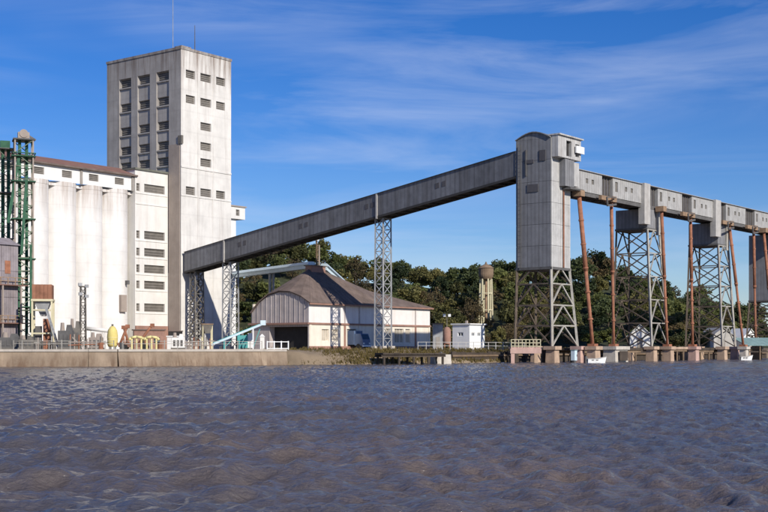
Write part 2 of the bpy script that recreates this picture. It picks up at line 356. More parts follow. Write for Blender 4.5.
# ------------------------------------------------------------------ ground: bank, yard and wooded hill in one sheet
SH = [(-3000, 90), (-600, 110), (-120, 130), (-51.9, 134), (-42.4, 138), (-30.7, 140), (-16.1, 150), (.8, 160), (7.5, 168), (20, 184), (44, 215), (80.5, 262), (132, 320), (300, 480), (3000, 2600)]
def shore(x): return float(np.interp(x, [p[0] for p in SH], [p[1] for p in SH]))
SKY = [(-200, 275), (100, 268), (232, 264), (250, 262), (270, 251), (290, 243), (315, 247), (330, 252), (345, 262), (360, 268), (395, 266), (420, 269), (440, 275), (455, 279), (470, 271), (485, 265), (510, 268), (530, 271), (560, 268), (595, 263), (620, 271), (640, 280), (668, 283), (690, 288), (720, 291), (740, 295), (768, 300), (850, 306), (1100, 310)]
def hill(x, y):
    yr = max(y, 200); px = 384 + F * x / 335.0
    H = max(2.0, (HY - np.interp(px, [p[0] for p in SKY], [p[1] for p in SKY])) * 335 / F + 2.1 - 5.0)
    y0 = max(255.0, shore(x) + 24); t = min(1, max(0, (y - y0) / 72.0)); t = t * t * (3 - 2 * t)
    return GZ + (H - GZ) * t + (0.5 * math.sin(x * .3) * math.sin(y * .27) * min(1, t * 5) if t > 0 else 0)
xs = [-3000, -900, -300, -120] + list(np.arange(-90, 190, 2.5)) + [240, 320, 500, 900, 3000]
ts = [-14, -.6, 0, .8, 2, 3.2, 5, 8] + list(np.arange(14, 240, 5)) + [280, 400, 700, 1500, 4000]
gv = []; gf = []
for x in xs:
    s0 = shore(x); k = min(1, max(0, (x + 13) / 8.0))        # 0 behind the quay wall, 1 on the open grassy bank
    for t in ts:
        y = s0 + t
        if t < 0: z = -2.5 if t < -5 else -1.0
        elif t >= 8: z = hill(x, y)
        else:
            zn = np.interp(t, [0, .8, 2, 3.2, 5, 8], [-.25, .35, .95, 1.4, 1.75, 1.9]) + .12 * math.sin(x * 1.3 + t); zq = -1.0 if t < .7 else GZ - .01
            z = zq * (1 - k) + zn * k
        gv.append((x, y, z))
nr = len(ts)
for i in range(len(xs) - 1):
    for j in range(nr - 1): gf.append((i * nr + j, (i + 1) * nr + j, (i + 1) * nr + j + 1, i * nr + j + 1))
gm = MB(); gm.v = gv; gm.f = gf
go = gm.build('ground', 'earth', smooth=True); go['kind'] = 'structure'
go.data.materials.append(MATS['undergrowth'])
for p_ in go.data.polygons:
    if p_.center.z > 2.15: p_.material_index = 1

# ------------------------------------------------------------------ quay wall and its railing (left)
qx = [x for x in np.arange(-75, -12, 3.0)] + [-12.0]
q = thing('quay_wall', 'long stained tan concrete quay wall along the river at left', 'quay wall', (qx[0], shore(qx[0]), 0), 0)
o0 = Vector((qx[0], shore(qx[0]), 0))
for i, (a, b_) in enumerate(zip(qx, qx[1:])):
    A = Vector((a, shore(a), 0)) - o0; B = Vector((b_, shore(b_), 0)) - o0; d = (B - A).normalized(); nrm = Vector((d.y, -d.x, 0)); g_ = d * .004
    A2, B2 = A + g_, B - g_; f = random.uniform(-.03, .03)
    MB().hexa([A2 + nrm * (.9 + f) - Z * 1, B2 + nrm * (.9 + f) - Z * 1, B2 - nrm * .6 - Z * 1, A2 - nrm * .6 - Z * 1,
               A2 + nrm * (.25 + f) + Z * 1.68, B2 + nrm * (.25 + f) + Z * 1.68, B2 - nrm * .6 + Z * 1.68, A2 - nrm * .6 + Z * 1.68]).build('wall_panel', 'quay_concrete', q)
    MB().hexa([A2 + nrm * .36 + Z * 1.684, B2 + nrm * .36 + Z * 1.684, B2 - nrm * .7 + Z * 1.684, A2 - nrm * .7 + Z * 1.684,
               A2 + nrm * .34 + Z * 1.96, B2 + nrm * .34 + Z * 1.96, B2 - nrm * .7 + Z * 1.96, A2 - nrm * .7 + Z * 1.96]).build('coping_stone', 'coping', q)
r = thing('quay_railing', 'white post railing along the top of the quay wall', 'railing', (qx[0], shore(qx[0]), 1.96), 0)
px_prev = None; xr = -74.0
while xr < -12.6:
    if not (-13.5 < xr < -12.9):
        p = Vector((xr, shore(xr) + .15, 0)) - Vector((o0.x, o0.y, 0)); h = random.choice((.95, 1.0, 1.0, 1.05, .7))
        bar('post', p, p + Z * h, .085, 'steel_pale', r)
        if px_prev is not None and random.random() > .12:
            bar('rail', px_prev + Z * .62, p + Z * .62, .045, 'steel_pale', r)
            if random.random() > .25: bar('rail', px_prev + Z * .92, p + Z * .92, .045, 'steel_pale', r)
        px_prev = p
    xr += random.choice((1.35, 1.35, 1.35, 1.5, .9))

# ------------------------------------------------------------------ elevator tower
TW = gpt(181, 228); TX, TY, TH = 12.9, 20.6, 54.8
t = thing('elevator_tower', 'tall white concrete grain elevator tower with rows of dark windows', 'tower', TW)
rowsz = [52.4 - GZ, 47.8 - GZ, 43.3 - GZ, 39.6 - GZ, 36.6 - GZ, 31.0 - GZ]
mb = MB(); holesA = []
for i, z in enumerate(rowsz):
    for j, (xc, w) in enumerate(((2.35, 2.3), (6.25, 2.75), (10.1, 2.35))):
        if j == 1 or i in (0, 1, 5): holesA.append((xc - w / 2, xc + w / 2, z - .75, z + .75))
mb.facade((0, 0, 0), X, -Y, TX, 0, TH, holesA, .35)
for h in holesA: window(t, (0, 0, 0), X, -Y, *h, .35)
mb.quad((TX, 0, 0), (TX, TY, 0), (TX, TY, TH), (TX, 0, TH)).quad((TX, TY, 0), (0, TY, 0), (0, TY, TH), (TX, TY, TH))
mb.quad((0, 0, TH - .9), (TX, 0, TH - .9), (TX, TY, TH - .9), (0, TY, TH - .9))
mb.build('wall', 'tower_concrete', t)
sb = MB(); D_ = .24                    # the shaded end wall: three deep vertical bays with a window on every floor
bays = [(TY - yc - 1.7, TY - yc + 1.7, 14.0, 51.35) for yc in (4.9, 10.1, 15.3)]
sb.facade((0, TY, 0), -Y, -X, TY, 0, TH, bays, D_)
for bx in bays:
    hs_ = [(bx[0] + .12, bx[1] - .12, z - .85, z + .75) for z in rowsz[:5]]
    rel = [(h[0] - bx[0], h[1] - bx[0], h[2], h[3]) for h in hs_]
    o_ = Vector((D_, TY - bx[0], 0)); sb.facade(o_, -Y, -X, bx[1] - bx[0], bx[2], bx[3], rel, .3)
    for h in rel: window(t, o_, -Y, -X, *h, .3)
    for z in rowsz[:5]:
        sb.box(D_ - .22, D_ - .002, TY - bx[1] + .1, TY - bx[0] - .1, z - 1.1, z - .86)
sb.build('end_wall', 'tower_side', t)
pm = MB().box(-.12, TX + .12, -.12, .25, TH, TH + .45).box(-.12, TX + .12, TY - .25, TY + .12, TH, TH + .45).box(-.12, .25, .252, TY - .252, TH, TH + .45).box(TX - .25, TX + .12, .252, TY - .252, TH, TH + .45)
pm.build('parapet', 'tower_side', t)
MB().box(1.0, 3.4, .9, 2.8, TH - .9, TH + 1.0).build('roof_hatch', 'tower_side', t)
cn = MB()
for xc in (4.25, 8.2): cn.box(xc - .14, xc + .14, -.07, -.002, 0, 51)
cn.box(0, TX, -.12, -.002, 33.2, 33.5); cn.box(0, TX, -.1, -.002, 28.0, 28.2)
cn.build('rib', 'tower_concrete', t)
MB().box(-.10, -.003, .3, 3.2, 0, 37.5).build('corner_strip', 'strip_brown', t)
MB().box(-.22, .25, -.35, .6, 37.5, 39.0).build('bracket', 'steel_mid', t)
a = thing('roof_mast', 'dark thin mast standing on the elevator tower roof edge', 'mast', TW + U * 4.6 + V * 1.2 + Z * (TH - .9))
MB().tube((0, 0, 0), (0, 0, 6.3), .11, .05, 8).build('pole', 'steel_dark', a); MB().box(-.25, .25, -.25, .25, 0, .3).build('base_plate', 'steel_mid', a)
a = thing('lightning_rod', 'very tall thin grey rod rising above the tower, left of the mast', 'mast', TW + U * .8 + V * 3.0 + Z * (TH - .9))
MB().tube((0, 0, 0), (0, 0, 12.5), .07, .045, 6).build('pole', 'steel_silver', a); MB().box(-.2, .2, -.2, .2, 0, .25).build('base_plate', 'steel_mid', a)

# annex, between the tower and the silos
AN = TW + V * 3.5
t = thing('silo_annex', 'cream stair block with wide windows between the silos and elevator tower', 'building', AN)
AW = 7.85; mb = MB(); holes = []
for z in (31.0, 22.5, 19.4, 16.4, 13.5, 9.4):
    z -= GZ; holes.append((AW - 5.7, AW - .75, z - .75, z + .75)); holes.append((AW - 7.55, AW - 6.75, z - .7, z + .7))
mb.facade((-AW, 0, 0), X, -Y, AW, 0, 32.2, holes, .3)
for h in holes: window(t, (-AW, 0, 0), X, -Y, *h, .3, n=3)
mb.quad((-AW, 12, 0), (-AW, 0, 0), (-AW, 0, 32.2), (-AW, 12, 32.2)).quad((-AW, 0, 32.2), (0, 0, 32.2), (0, 12, 32.2), (-AW, 12, 32.2))
mb.build('wall', 'annex_cream', t)
for z in (31.0, 29.1, 22.5, 19.4, 16.4, 13.5, 9.4): MB().box(-AW + .1, -.16, -.1, -.002, z - GZ - 1.15, z - GZ - .95).build('string_course', 'annex_cream', t)
MB().box(-AW - .2, -.14, -.3, 12, 32.204, 32.55).build('roof', 'roof_green', t)
MB().box(-AW, -.14, -.22, -.003, 0, 4.2).build('base_band', 'brick_red', t)

# silos
SX0 = -AW; R = 2.95; SPC = 5.72; SHT = 28.2
adj = ['beside the cream stair block', 'second from the cream stair block', 'third from the cream stair block', 'fourth from the cream stair block, beside the green lattice tower', 'fifth from the cream stair block, behind the green lattice tower', 'sixth and farthest from the cream stair block']
SIL = AN + U * (SX0 - 3.1) + V * R
me_s = MB().tube((0, 0, 0), (0, 0, SHT - .55), R, R, 56, False).mesh('silo_shell', 'silo_white', True)
for k in range(6):
    s_ = thing('grain_silo', 'white concrete grain silo ' + adj[k], 'silo', SIL - U * SPC * k, RU, 'row of white silos')
    o_ = obj('shell', me_s, s_); MB().tube((0, 0, SHT - .55), (0, 0, SHT + .195), R + .05, R + .05, 56).build('cap_slab', 'silo_white', s_)
    if k == 0: MB().box(-.55, .75, -R - .55, -R + .4, 6.6, 9.6).build('control_box', 'strip_brown', s_); MB().box(.9, 1.4, -R - .5, -R + .6, 11.5, 12.2).build('lamp', 'steel_dark', s_)
# gallery over the silos
GA = AN + Z * (SHT + .2); GLn = 6 * SPC + 1.2
t = thing('silo_top_gallery', 'white gallery with louvred windows and red roof above the silos', 'gallery', GA)
mb = MB(); gx0 = -AW - GLn; bayw = SPC * 1.02; holes = []
k = 0; wz = (0.75, 1.95)
xw = GLn - 3.3
while xw > 2: holes.append((xw - 1.05, xw + 1.05, *wz)); xw -= SPC
mb.facade((gx0, .35, 0), X, -Y, GLn, 0, 2.75, holes, .25)
mb.quad((gx0, 9, 0), (gx0, .35, 0), (gx0, .35, 2.75), (gx0, 9, 2.75)).quad((gx0 + GLn, .35, 0), (gx0 + GLn, 9, 0), (gx0 + GLn, 9, 2.75), (gx0 + GLn, .35, 2.75))
mb.build('wall', 'white_wall', t)
for h in holes: window(t, (gx0, .35, 0), X, -Y, *h, .25)
xw = GLn - .35
while xw > 0: MB().box(gx0 + xw - .22, gx0 + xw + .22, .13, .348, -.1, 2.75).build('pilaster', 'frame_grey', t); xw -= SPC * 2
MB().prism([(gx0 - .4, -.25, 2.754), (gx0 - .4, 4.7, 4.5), (gx0 - .4, 9.3, 2.754), (gx0 - .4, 9.3, 2.60), (gx0 - .4, -.25, 2.60)], (GLn + .9, 0, 0)).build('roof', 'roof_red', t)
MB().box(gx0 - .4, gx0 + GLn + .4, -.33, -.254, 2.5, 2.78).build('gutter', 'roof_brown', t)

MB().box(gx0, gx0 + GLn - .02, .9, 9, -.75, -.21).build('deck_slab', 'silo_white', t)
MB().box(gx0, gx0 + GLn - .1, 2.7, 3.1, -SHT - .2, -.76).build('infill_wall', 'silo_white', t)
# bucket elevator shaft on the far side of the tower
t = thing('elevator_shaft', 'slim white shaft with overhanging top cabin on the right side of the tower', 'shaft', TW + U * (TX + .02) + V * 1.0)
MB().box(0, 2.3, 0, 2.4, 0, 25.0).build('shaft', 'white_wall', t)
mb = MB(); mb.facade((-.1 + .1, -.6, 0), X, -Y, 4.2, 25.004, 27.3, [(1.7, 2.7, 25.6, 26.8)], .25)
mb.quad((4.2, -.6, 25.004), (4.2, 3.4, 25.004), (4.2, 3.4, 27.3), (4.2, -.6, 27.3)).quad((0, -.6, 25.004), (0, 3.4, 25.004), (4.2, 3.4, 25.004), (4.2, -.6, 25.004)).quad((0, 3.4, 25.004), (0, 3.4, 27.3), (4.2, 3.4, 27.3), (4.2, 3.4, 25.004)).quad((0, -.6, 25.004), (0, -.6, 27.3), (0, 3.4, 27.3), (0, 3.4, 25.004))
mb.build('cabin', 'annex_cream', t); window(t, (0, -.6, 0), X, -Y, 1.7, 2.7, 25.6, 26.8, .25, n=2)
MB().box(.02, 4.45, -.8, 3.6, 27.304, 27.55).build('cabin_roof', 'strip_brown', t)

# ------------------------------------------------------------------ inclined conveyor gallery
PG = gpt(516, 178.5, 0); PT = gpt(184.5, 228, 0); dv = PG - PT; CL = dv.length; CA = math.atan2(dv.y, dv.x)
ZT0, ZT1 = 19.7, 30.3; SLP = (ZT1 - ZT0) / CL; CT = 4.0
PT0 = PT.copy()
t = thing('conveyor_gallery', 'long dark grey enclosed conveyor sloping up from elevator tower to loading head', 'conveyor', PT0, CA)
# local x runs up the conveyor; local -y would face away from the viewer's right, so the seen side is +y... both sides are clad
cw = 2.7; NPAN = 20; pl = CL / NPAN
for side in (0, 1):
    for k in range(NPAN):
        x0, x1 = k * pl + .02, (k + 1) * pl - .02
        y0, y1 = (-.1, 0.0) if side == 0 else (cw, cw + .1)
        MB().box(x0, x1, y0, y1, ZT0 - CT + .35, ZT0 - .12, SLP).build('side_panel', 'conveyor_grey', t)
MB().box(.05, CL - .05, .004, cw - .004, ZT0 - CT + .3, ZT0 - .2, SLP).build('core', 'conveyor_dark', t)
MB().prism([(0, -.35, ZT0 - .116), (0, cw / 2, ZT0 + .30), (0, cw + .35, ZT0 - .116)], (CL, 0, SLP * CL)).build('roof', 'conveyor_grey', t)
for y in (-.18, cw - .12): MB().box(0, CL, y, y + .3, ZT0 - CT, ZT0 - CT + .345, SLP).build('bottom_beam', 'conveyor_dark', t)
for k in range(NPAN * 2 + 1): MB().box(min(CL - .2, k * pl / 2), min(CL - .2, k * pl / 2) + .18, .12, cw - .12, ZT0 - CT + .02, ZT0 - CT + .25, SLP).build('floor_beam', 'conveyor_dark', t)
for xw in (.20, .405, .605, .80):
    for d in (0, 1.3):
        xq = CL * xw + d
        for y in (-.14, cw + .101): MB().box(xq, xq + .75, y, y + .039, ZT0 - 2.1, ZT0 - 1.3, SLP).build('window', 'bay_dark', t)
SPN = []
def conv_frame(s): return PT0 + (PG - PT0) * (1 - s)
def csup(s, w, mname, label, lv, lw=.19, bw=.085, trim=True, style='X'):
    c = conv_frame(s); dn = Vector((-dv.y, dv.x, 0)).normalized(); c = c + dn * (cw / 2)
    ztop = ZT0 - CT + SLP * CL * (1 - s) - GZ
    k = thing('conveyor_trestle', label, 'trestle', (c.x, c.y, GZ), CA)
    h = w / 2; hy = .95; f = 1.12
    base = [(-h * f, -hy * 1.05, 0), (h * f, -hy * 1.05, 0), (h * f, hy * 1.05, 0), (-h * f, hy * 1.05, 0)]
    top = [(-h, -hy, ztop), (h, -hy, ztop), (h, hy, ztop), (-h, hy, ztop)]
    lattice(k, base, top, [i / lv for i in range(lv + 1)], lw, bw, mname, style)
    for x_, y_, _ in base: MB().box(x_ - .4, x_ + .4, y_ - .4, y_ + .4, -.1, .5).build('footing', 'pier_white', k)
    if trim:
        for y in (-cw / 2 - .30, cw / 2 + .11): MB().box(-.15, .15, y, y + .17, ztop - .1, ztop + CT - .1).build('trim_strip', 'trim_pale', k)
    return k
csup(.360, 1.6, 'steel_silver', 'tall silver lattice trestle under the conveyor, in front of the warehouse', 12)
csup(.850, 1.9, 'steel_silver', 'silver lattice trestle under the conveyor, beside the elevator tower corner', 9)
csup(.975, 1.4, 'steel_mid', 'short dark lattice trestle under the low end of the conveyor', 7, .2, .13, False)

# ------------------------------------------------------------------ loading head house
HO = gpt(551, 175, 0); BZ = 2.35
t = thing('loading_tower', 'tall grey sheet-clad loading head house with rounded roof on lattice legs', 'loading tower', HO + Z * BZ)
hx, hy, z0, z1 = 5.4, 5.7, 13.5 - BZ, 31.6 - BZ
dl = lambda z: z - BZ
# end wall seen from the left: plates in rows, arched top
arch = [(0, hy, z1)] + [(0, hy - hy * i / 10, z1 + .95 * math.sin(math.pi * i / 10)) for i in range(1, 10)] + [(0, 0, z1)]
MB().prism([(0.06, 0.05, z0), (0.06, hy - .05, z0)] + [(0.06, y * .98 + .05, z - .05) for _, y, z in arch], (hx - .12, 0, 0)).build('inner_wall', 'head_grey', t)
nr_, nc_ = 6, 3; ph_ = (z1 - z0) / nr_; pw_ = hy / nc_
for i in range(nr_):
    for j in range(nc_):
        MB().box(-.05 - random.uniform(0, .02), .05, j * pw_ + .02, (j + 1) * pw_ - .02, z0 + i * ph_ + .02, z0 + (i + 1) * ph_ - .02).build('end_panel', 'head_grey', t)
MB().prism([(-.05, y, z) for _, y, z in arch], (.1, 0, 0)).build('arched_gable', 'head_grey', t)
rm = MB()
for (a_, b_) in zip(arch, arch[1:]):
    rm.hexa([(-.3, a_[1], a_[2] + .005), (-.3, b_[1], b_[2] + .005), (hx + .2, b_[1], b_[2] + .005), (hx + .2, a_[1], a_[2] + .005), (-.3, a_[1], a_[2] + .13), (-.3, b_[1], b_[2] + .13), (hx + .2, b_[1], b_[2] + .13), (hx + .2, a_[1], a_[2] + .13)])
rm.build('barrel_roof', 'head_grey', t)
for i in range(nr_):
    zz0, zz1 = z0 + i * ph_ + .02, z0 + (i + 1) * ph_ - .02
    MB().box(.06, hx, -.05, .05, zz0, zz1).build('front_panel', 'head_grey_lit', t)
    MB().box(hx - .05, hx + .05, .06, hy, zz0, zz1).build('side_panel', 'head_grey_lit', t)
for yy_, zz_, w_, h_ in ((1.3, 29.2, 1.0, 1.5), (3.5, 28.5, 1.5, .5), (2.9, 24.7, 1.8, 1.1)):
    MB().box(-.16, -.075, yy_ - w_ / 2, yy_ + w_ / 2, dl(zz_) - h_ / 2, dl(zz_) + h_ / 2).build('hatch', 'bay_dark', t)
MB().box(-.22, -.08, 3.9, 4.1, dl(26.5), dl(30.2)).build('downpipe', 'steel_dark', t)
mb = MB(); mb.facade((.1, -1.1, 0), X, -Y, 6.5, dl(28.9), dl(31.9), [(2.3, 3.8, dl(29.2), dl(31.4)), (4.9, 6.0, dl(29.4), dl(31.2))], .5)
mb.quad((6.6, -1.1, dl(28.9)), (6.6, 4.5, dl(28.9)), (6.6, 4.5, dl(31.9)), (6.6, -1.1, dl(31.9))).quad((.1, -1.1, dl(28.9)), (.1, -.06, dl(28.9)), (.1, -.06, dl(31.9)), (.1, -1.1, dl(31.9)))
mb.quad((.1, -1.1, dl(28.9)), (6.6, -1.1, dl(28.9)), (6.6, 4.5, dl(28.9)), (.1, 4.5, dl(28.9)))
mb.build('upper_cabin', 'head_grey_lit', t)
MB().quad((2.3, -.62, dl(29.1)), (4.0, -.62, dl(29.1)), (4.0, -.62, dl(31.5)), (2.3, -.62, dl(31.5))).build('cabin_opening', 'dark_opening', t)
MB().quad((4.9, -.62, dl(29.3)), (6.2, -.62, dl(29.3)), (6.2, -.62, dl(31.3)), (4.9, -.62, dl(31.3))).build('cabin_opening', 'bay_dark', t)
MB().box(0, 6.9, -1.4, 4.7, dl(31.904), dl(32.1)).build('cabin_roof', 'head_grey_lit', t)
o_ = MB().box(4.6, 6.9, -1.5, -1.3, dl(29.9), dl(30.9)).build('white_sheet', 'white_paint', t)
MB().box(2.2, 4.8, -1.0, 0, dl(25.0), dl(28.8)).build('lower_cabin', 'head_grey', t)
MB().box(4.9, 6.4, -.9, -.05, dl(25.2), dl(28.6)).build('lower_cabin', 'head_grey_lit', t)
MB().box(3.0, 7.0, -1.4, -.05, dl(24.6), dl(24.85)).build('platform', 'steel_dark', t)
for y in (4.75, 5.2): bar('ladder_stile', (-.3, y, z0), (-.3, y, z1 - .5), .07, 'steel_dark', t)
for i in range(28): bar('ladder_rung', (-.3, 4.75, z0 + .4 + i * .6), (-.3, 5.2, z0 + .4 + i * .6), .06, 'steel_dark', t)
MB().tube((hx * .6, -.2, z0), (hx * .6, -.2, dl(24.5)), .1, .1, 8).build('downpipe', 'rust', t)
spl = 1.2
base = [(-.1, -spl * .2, .0), (hx + .5, -spl * .8, 0), (hx + .2, hy + .1, 0), (-.1, hy + .1, 0)]
lattice(t, base, [(.1, .05, z0), (hx - .1, .05, z0), (hx - .1, hy - .1, z0), (.1, hy - .1, z0)], [0, .26, .52, .79, 1], .34, .19, 'steel_pale', 'K', side='steel_shaded')
MB().box(-.15, hx + .15, -.15, hy + .15, z0 - .35, z0 - .004).build('base_frame', 'steel_dark', t)

# ------------------------------------------------------------------ horizontal loading gallery
ZB, ZG = 24.9, 28.05
GY1 = 3.4
t = thing('loading_gallery', 'pale grey panelled gallery running right along the tops of the riverside towers', 'gallery', HO, RU)
pans = [(6.4, 15.1), (18.5, 28.2), (34.1, 43.4), (47.3, 56.2), (62.0, 71.2), (75.6, 84.8), (90.4, 99.4), (103.6, 112)]
bays = [(15.1, 18.5), (30.3, 34.1), (43.4, 47.3), (58.5, 62.0), (71.2, 75.6), (86.9, 90.4), (99.4, 103.6)]
pils = [(28.2, 30.3), (56.2, 58.5), (84.8, 86.9)]
for a_, b_ in pans:
    c = (a_ + b_) / 2; w = b_ - a_; hl = [(w * .42, w * .42 + .75, 1.35, 2.05), (w * .62, w * .62 + .75, 1.35, 2.05), (w * .08, w * .08 + .9, 1.0, 2.5)]
    p_ = MB(); p_.facade((a_ + .03, 0, ZB), X, -Y, w - .06, .05, ZG - ZB, hl, .16)
    p_.quad((a_ + .03, 0, ZB + .05), (a_ + .03, 0, ZG), (a_ + .03, .5, ZG), (a_ + .03, .5, ZB + .05)).quad((b_ - .03, 0, ZB + .05), (b_ - .03, .5, ZB + .05), (b_ - .03, .5, ZG), (b_ - .03, 0, ZG))
    po = p_.build('panel', 'panel_grey', t)
    for h in hl: MB().quad((a_ + .03 + h[0] - .1, .14, ZB + h[2] - .1), (a_ + .03 + h[1] + .1, .14, ZB + h[2] - .1), (a_ + .03 + h[1] + .1, .14, ZB + h[3] + .1), (a_ + .03 + h[0] - .1, .14, ZB + h[3] + .1)).build('pane', 'steel_mid', po)
    MB().box(a_ + .03, b_ - .03, GY1, GY1 + .1, ZB, ZG).build('rear_panel', 'panel_grey', t)
for a_, b_ in bays:
    MB().box(a_, b_, .55, .65, ZB, ZG - .1).build('recessed_bay', 'bay_dark', t)
    for x in np.arange(a_ + .4, b_, .9): MB().box(x, x + .12, .40, .545, ZB, ZG - .1).build('bay_post', 'steel_mid', t)
    MB().box(a_, b_, GY1, GY1 + .1, ZB, ZG).build('rear_panel', 'bay_dark', t)
for a_, b_ in pils:
    MB().box(a_ + .02, b_ - .02, -.55, .5, ZB - 3.2, ZG + .1).build('pillar', 'trim_pale', t)
MB().box(6.4, 112, .7, GY1 - .01, ZB + .1, ZG - .1).build('core', 'bay_dark', t)
MB().prism([(6.2, -.25, ZG + .004), (6.2, GY1 / 2, ZG + .45), (6.2, GY1 + .35, ZG + .004), (6.2, GY1 + .35, ZG - .08), (6.2, -.25, ZG - .08)], (106, 0, 0)).build('roof', 'panel_grey', t)
for y in (.1, GY1 - .3): MB().box(6.2, 112, y, y + .3, ZB - .55, ZB - .004).build('bottom_beam', 'steel_dark', t)
for x in np.arange(7, 112, 2.2): MB().box(x, x + .2, .42, GY1 - .32, ZB - .45, ZB - .1).build('floor_beam', 'steel_dark', t)

# lattice support towers below the gallery
def gtower(tp, label, house_z, seed):
    k = thing('gallery_tower', label, 'lattice tower', HO + U * tp + Z * BZ, RU)
    w = 5.4; hz = house_z - BZ; zt = ZB - BZ - .6
    MB().prism([(0, .05, hz), (0, 5.5, hz), (0, 5.5, zt), (0, .05, zt)], (4.6, 0, 0)).build('transfer_house', 'head_grey', k)
    MB().box(-.1, 4.7, -.05, 5.6, hz - .3, hz - .004).build('house_floor', 'steel_dark', k)
    MB().box(3.3, 4.55, -.25, .045, hz - 1.0, zt).build('front_column', 'steel_pale', k)
    base = [(-.2, -.9, 0), (w + .3, -.9, 0), (w + .3, 6.0, 0), (-.2, 6.0, 0)]
    nl = max(4, int(hz / 3.3)); lv = [i / nl for i in range(nl + 1)]
    lattice(k, base, [(.1, 0, hz - .3), (4.5, 0, hz - .3), (4.5, 5.4, hz - .3), (.1, 5.4, hz - .3)], lv, .30, .17, 'steel_pale', 'K', faces=(0, 2), side='steel_shaded')
    B_ = [Vector(b) for b in base]; T_ = [Vector(p) for p in [(.1, 0, hz - .3), (4.5, 0, hz - .3), (4.5, 5.4, hz - .3), (.1, 5.4, hz - .3)]]
    P = lambda c, f: B_[c] + (T_[c] - B_[c]) * f
    for a_, b_ in zip(lv, lv[1:]):
        for c, d in ((1, 2), (3, 0)):
            bar('horizontal_strut', P(c, b_), P(d, b_), .16, 'steel_shaded', k)
            bar('diagonal_brace', P(c, a_), P(d, b_), .16, 'steel_shaded', k); bar('diagonal_brace', P(d, a_), P(c, b_), .16, 'steel_shaded', k)
    return k
gtower(30.2, 'lattice tower under the gallery, first one right of the loading head', 21.3, 1)
gtower(58.4, 'lattice tower under the gallery, second one right of the loading head', 20.6, 2)
gtower(86.8, 'lattice tower with tall grey house at the right edge of the picture', 11.5, 3)

# rusty loading chutes and their booms
def chute(px, D, ytop, dx, label, boom=True, zb=BZ, w=.43):
    p = gpt(px, D, zb); k = thing('loading_chute', label, 'chute', p, RU, 'rusty chutes below the gallery')
    zt = zat(ytop, D) - zb
    tp = Vector((0, dx, zt)); d = tp.normalized()
    MB().tube((0, 0, 0), tp * .52, w * .50, w * .50, 12).build('lower_tube', 'rust', k, True)
    MB().tube(tp * .50, tp, w * .66, w * .62, 12).build('upper_tube', 'rust', k, True)
    for f in (.18, .36, .52, .68, .84): MB().tube(tp * f - d * .12, tp * f + d * .12, w * .78, w * .78, 12).build('flange', 'rust', k)
    MB().box(-.6, .6, -.6 + dx, .8 + dx, zt, zt + .85).build('inlet_hopper', 'rust_pale', k)
    MB().box(-.55, .55, -.55, .55, -.02, .35).build('foot', 'rust', k)
    if boom:
        MB().bar((-.3, dx - .9, zt - .4), (-3.9, dx - 1.4, zt - .9), .28).bar((-3.9, dx - 1.4, zt - .9), (-4.1, dx - 1.4, zt + .3), .2).bar((-4.1, dx - 1.4, zt + .3), (-2.0, dx - 1.2, zt + .5), .16).bar((-.3, dx - .9, zt + .6), (-2.0, dx - 1.2, zt + .5), .16).build('boom', 'steel_dark', k)
        MB().box(-3.6, -.6, dx - .3, dx + .2, zt + .1, zt + .75).build('bracket_beam', 'rust_pale', k)
    return k
def onU(tp, yv): return HO + U * tp + V * yv
def chute_at(tp, yv, dx, ztop, label, boom, w=.43):
    p = onU(tp, yv); px = 384 + F * p.x / p.y; chute(px, p.y, HY - (ztop - HC) * F / p.y, dx, label, boom, w=w)
chute_at(6.6, -3.0, 2.2, 23.9, 'rusty leaning chute beside the loading head', False, .52)
chute_at(16.9, -1.0, .4, 24.0, 'rusty upright chute between the loading head and first lattice tower', True)
chute_at(33.4, -2.0, 1.0, 24.0, 'rusty chute running down in front of the first lattice tower', False)
chute_at(45.4, -1.0, .4, 24.0, 'rusty upright chute midway between the two lattice towers', True)
chute_at(62.6, -3.0, 2.6, 24.0, 'rusty leaning chute in front of the second lattice tower', True)
chute_at(73.6, -1.0, .4, 24.0, 'rusty upright chute right of the second lattice tower', True)
chute_at(79.0, -2.4, 1.9, 24.0, 'rusty leaning chute at the right edge of the picture', False)

# ------------------------------------------------------------------ piers in the water
def pier(tp, yv, w, d, ztop, mname, label, name='concrete_pier', notch=False, cat='pier'):
    p = onU(tp, yv); k = thing(name, label, cat, (p.x, p.y, 0), RU)
    c = .12
    MB().hexa([(-w / 2, -d / 2, -1.5), (w / 2, -d / 2, -1.5), (w / 2, d / 2, -1.5), (-w / 2, d / 2, -1.5), (-w / 2 + c, -d / 2 + c, ztop - .5), (w / 2 - c, -d / 2 + c, ztop - .5), (w / 2 - c, d / 2 - c, ztop - .5), (-w / 2 + c, d / 2 - c, ztop - .5)]).build('shaft', mname, k)
    MB().box(-w / 2 - .15, w / 2 + .15, -d / 2 - .15, d / 2 + .15, ztop - .496, ztop).build('cap', mname, k)
    if notch: MB().box(-w * .3, w * .3, -d / 2 - .30, -d / 2 - .16, .2, ztop - .7).build('fender', 'timber_dark', k)
    return k
pier(-.1, -.3, 1.5, 1.6, BZ, 'pier_tan', 'tan concrete pier under the near left leg of the loading head')
pier(5.9, -1.1, 1.4, 1.5, BZ, 'pier_pink', 'pinkish concrete pier under the near right leg of the loading head')
pier(-.1, 5.9, 1.0, 1.0, BZ, 'timber_dark', 'narrow dark pier under the rear left leg of the loading head')
pier(5.7, 5.9, 1.2, 1.2, BZ, 'pier_tan', 'concrete pier under the rear right leg of the loading head')
pier(6.7, -3.1, 1.7, 1.5, BZ, 'pier_tan', 'tan concrete pier carrying the leaning chute beside the loading head')
pier(16.9, -1.3, 4.2, 2.2, BZ, 'pier_white', 'wide whitish concrete pier under the first upright chute', notch=True)
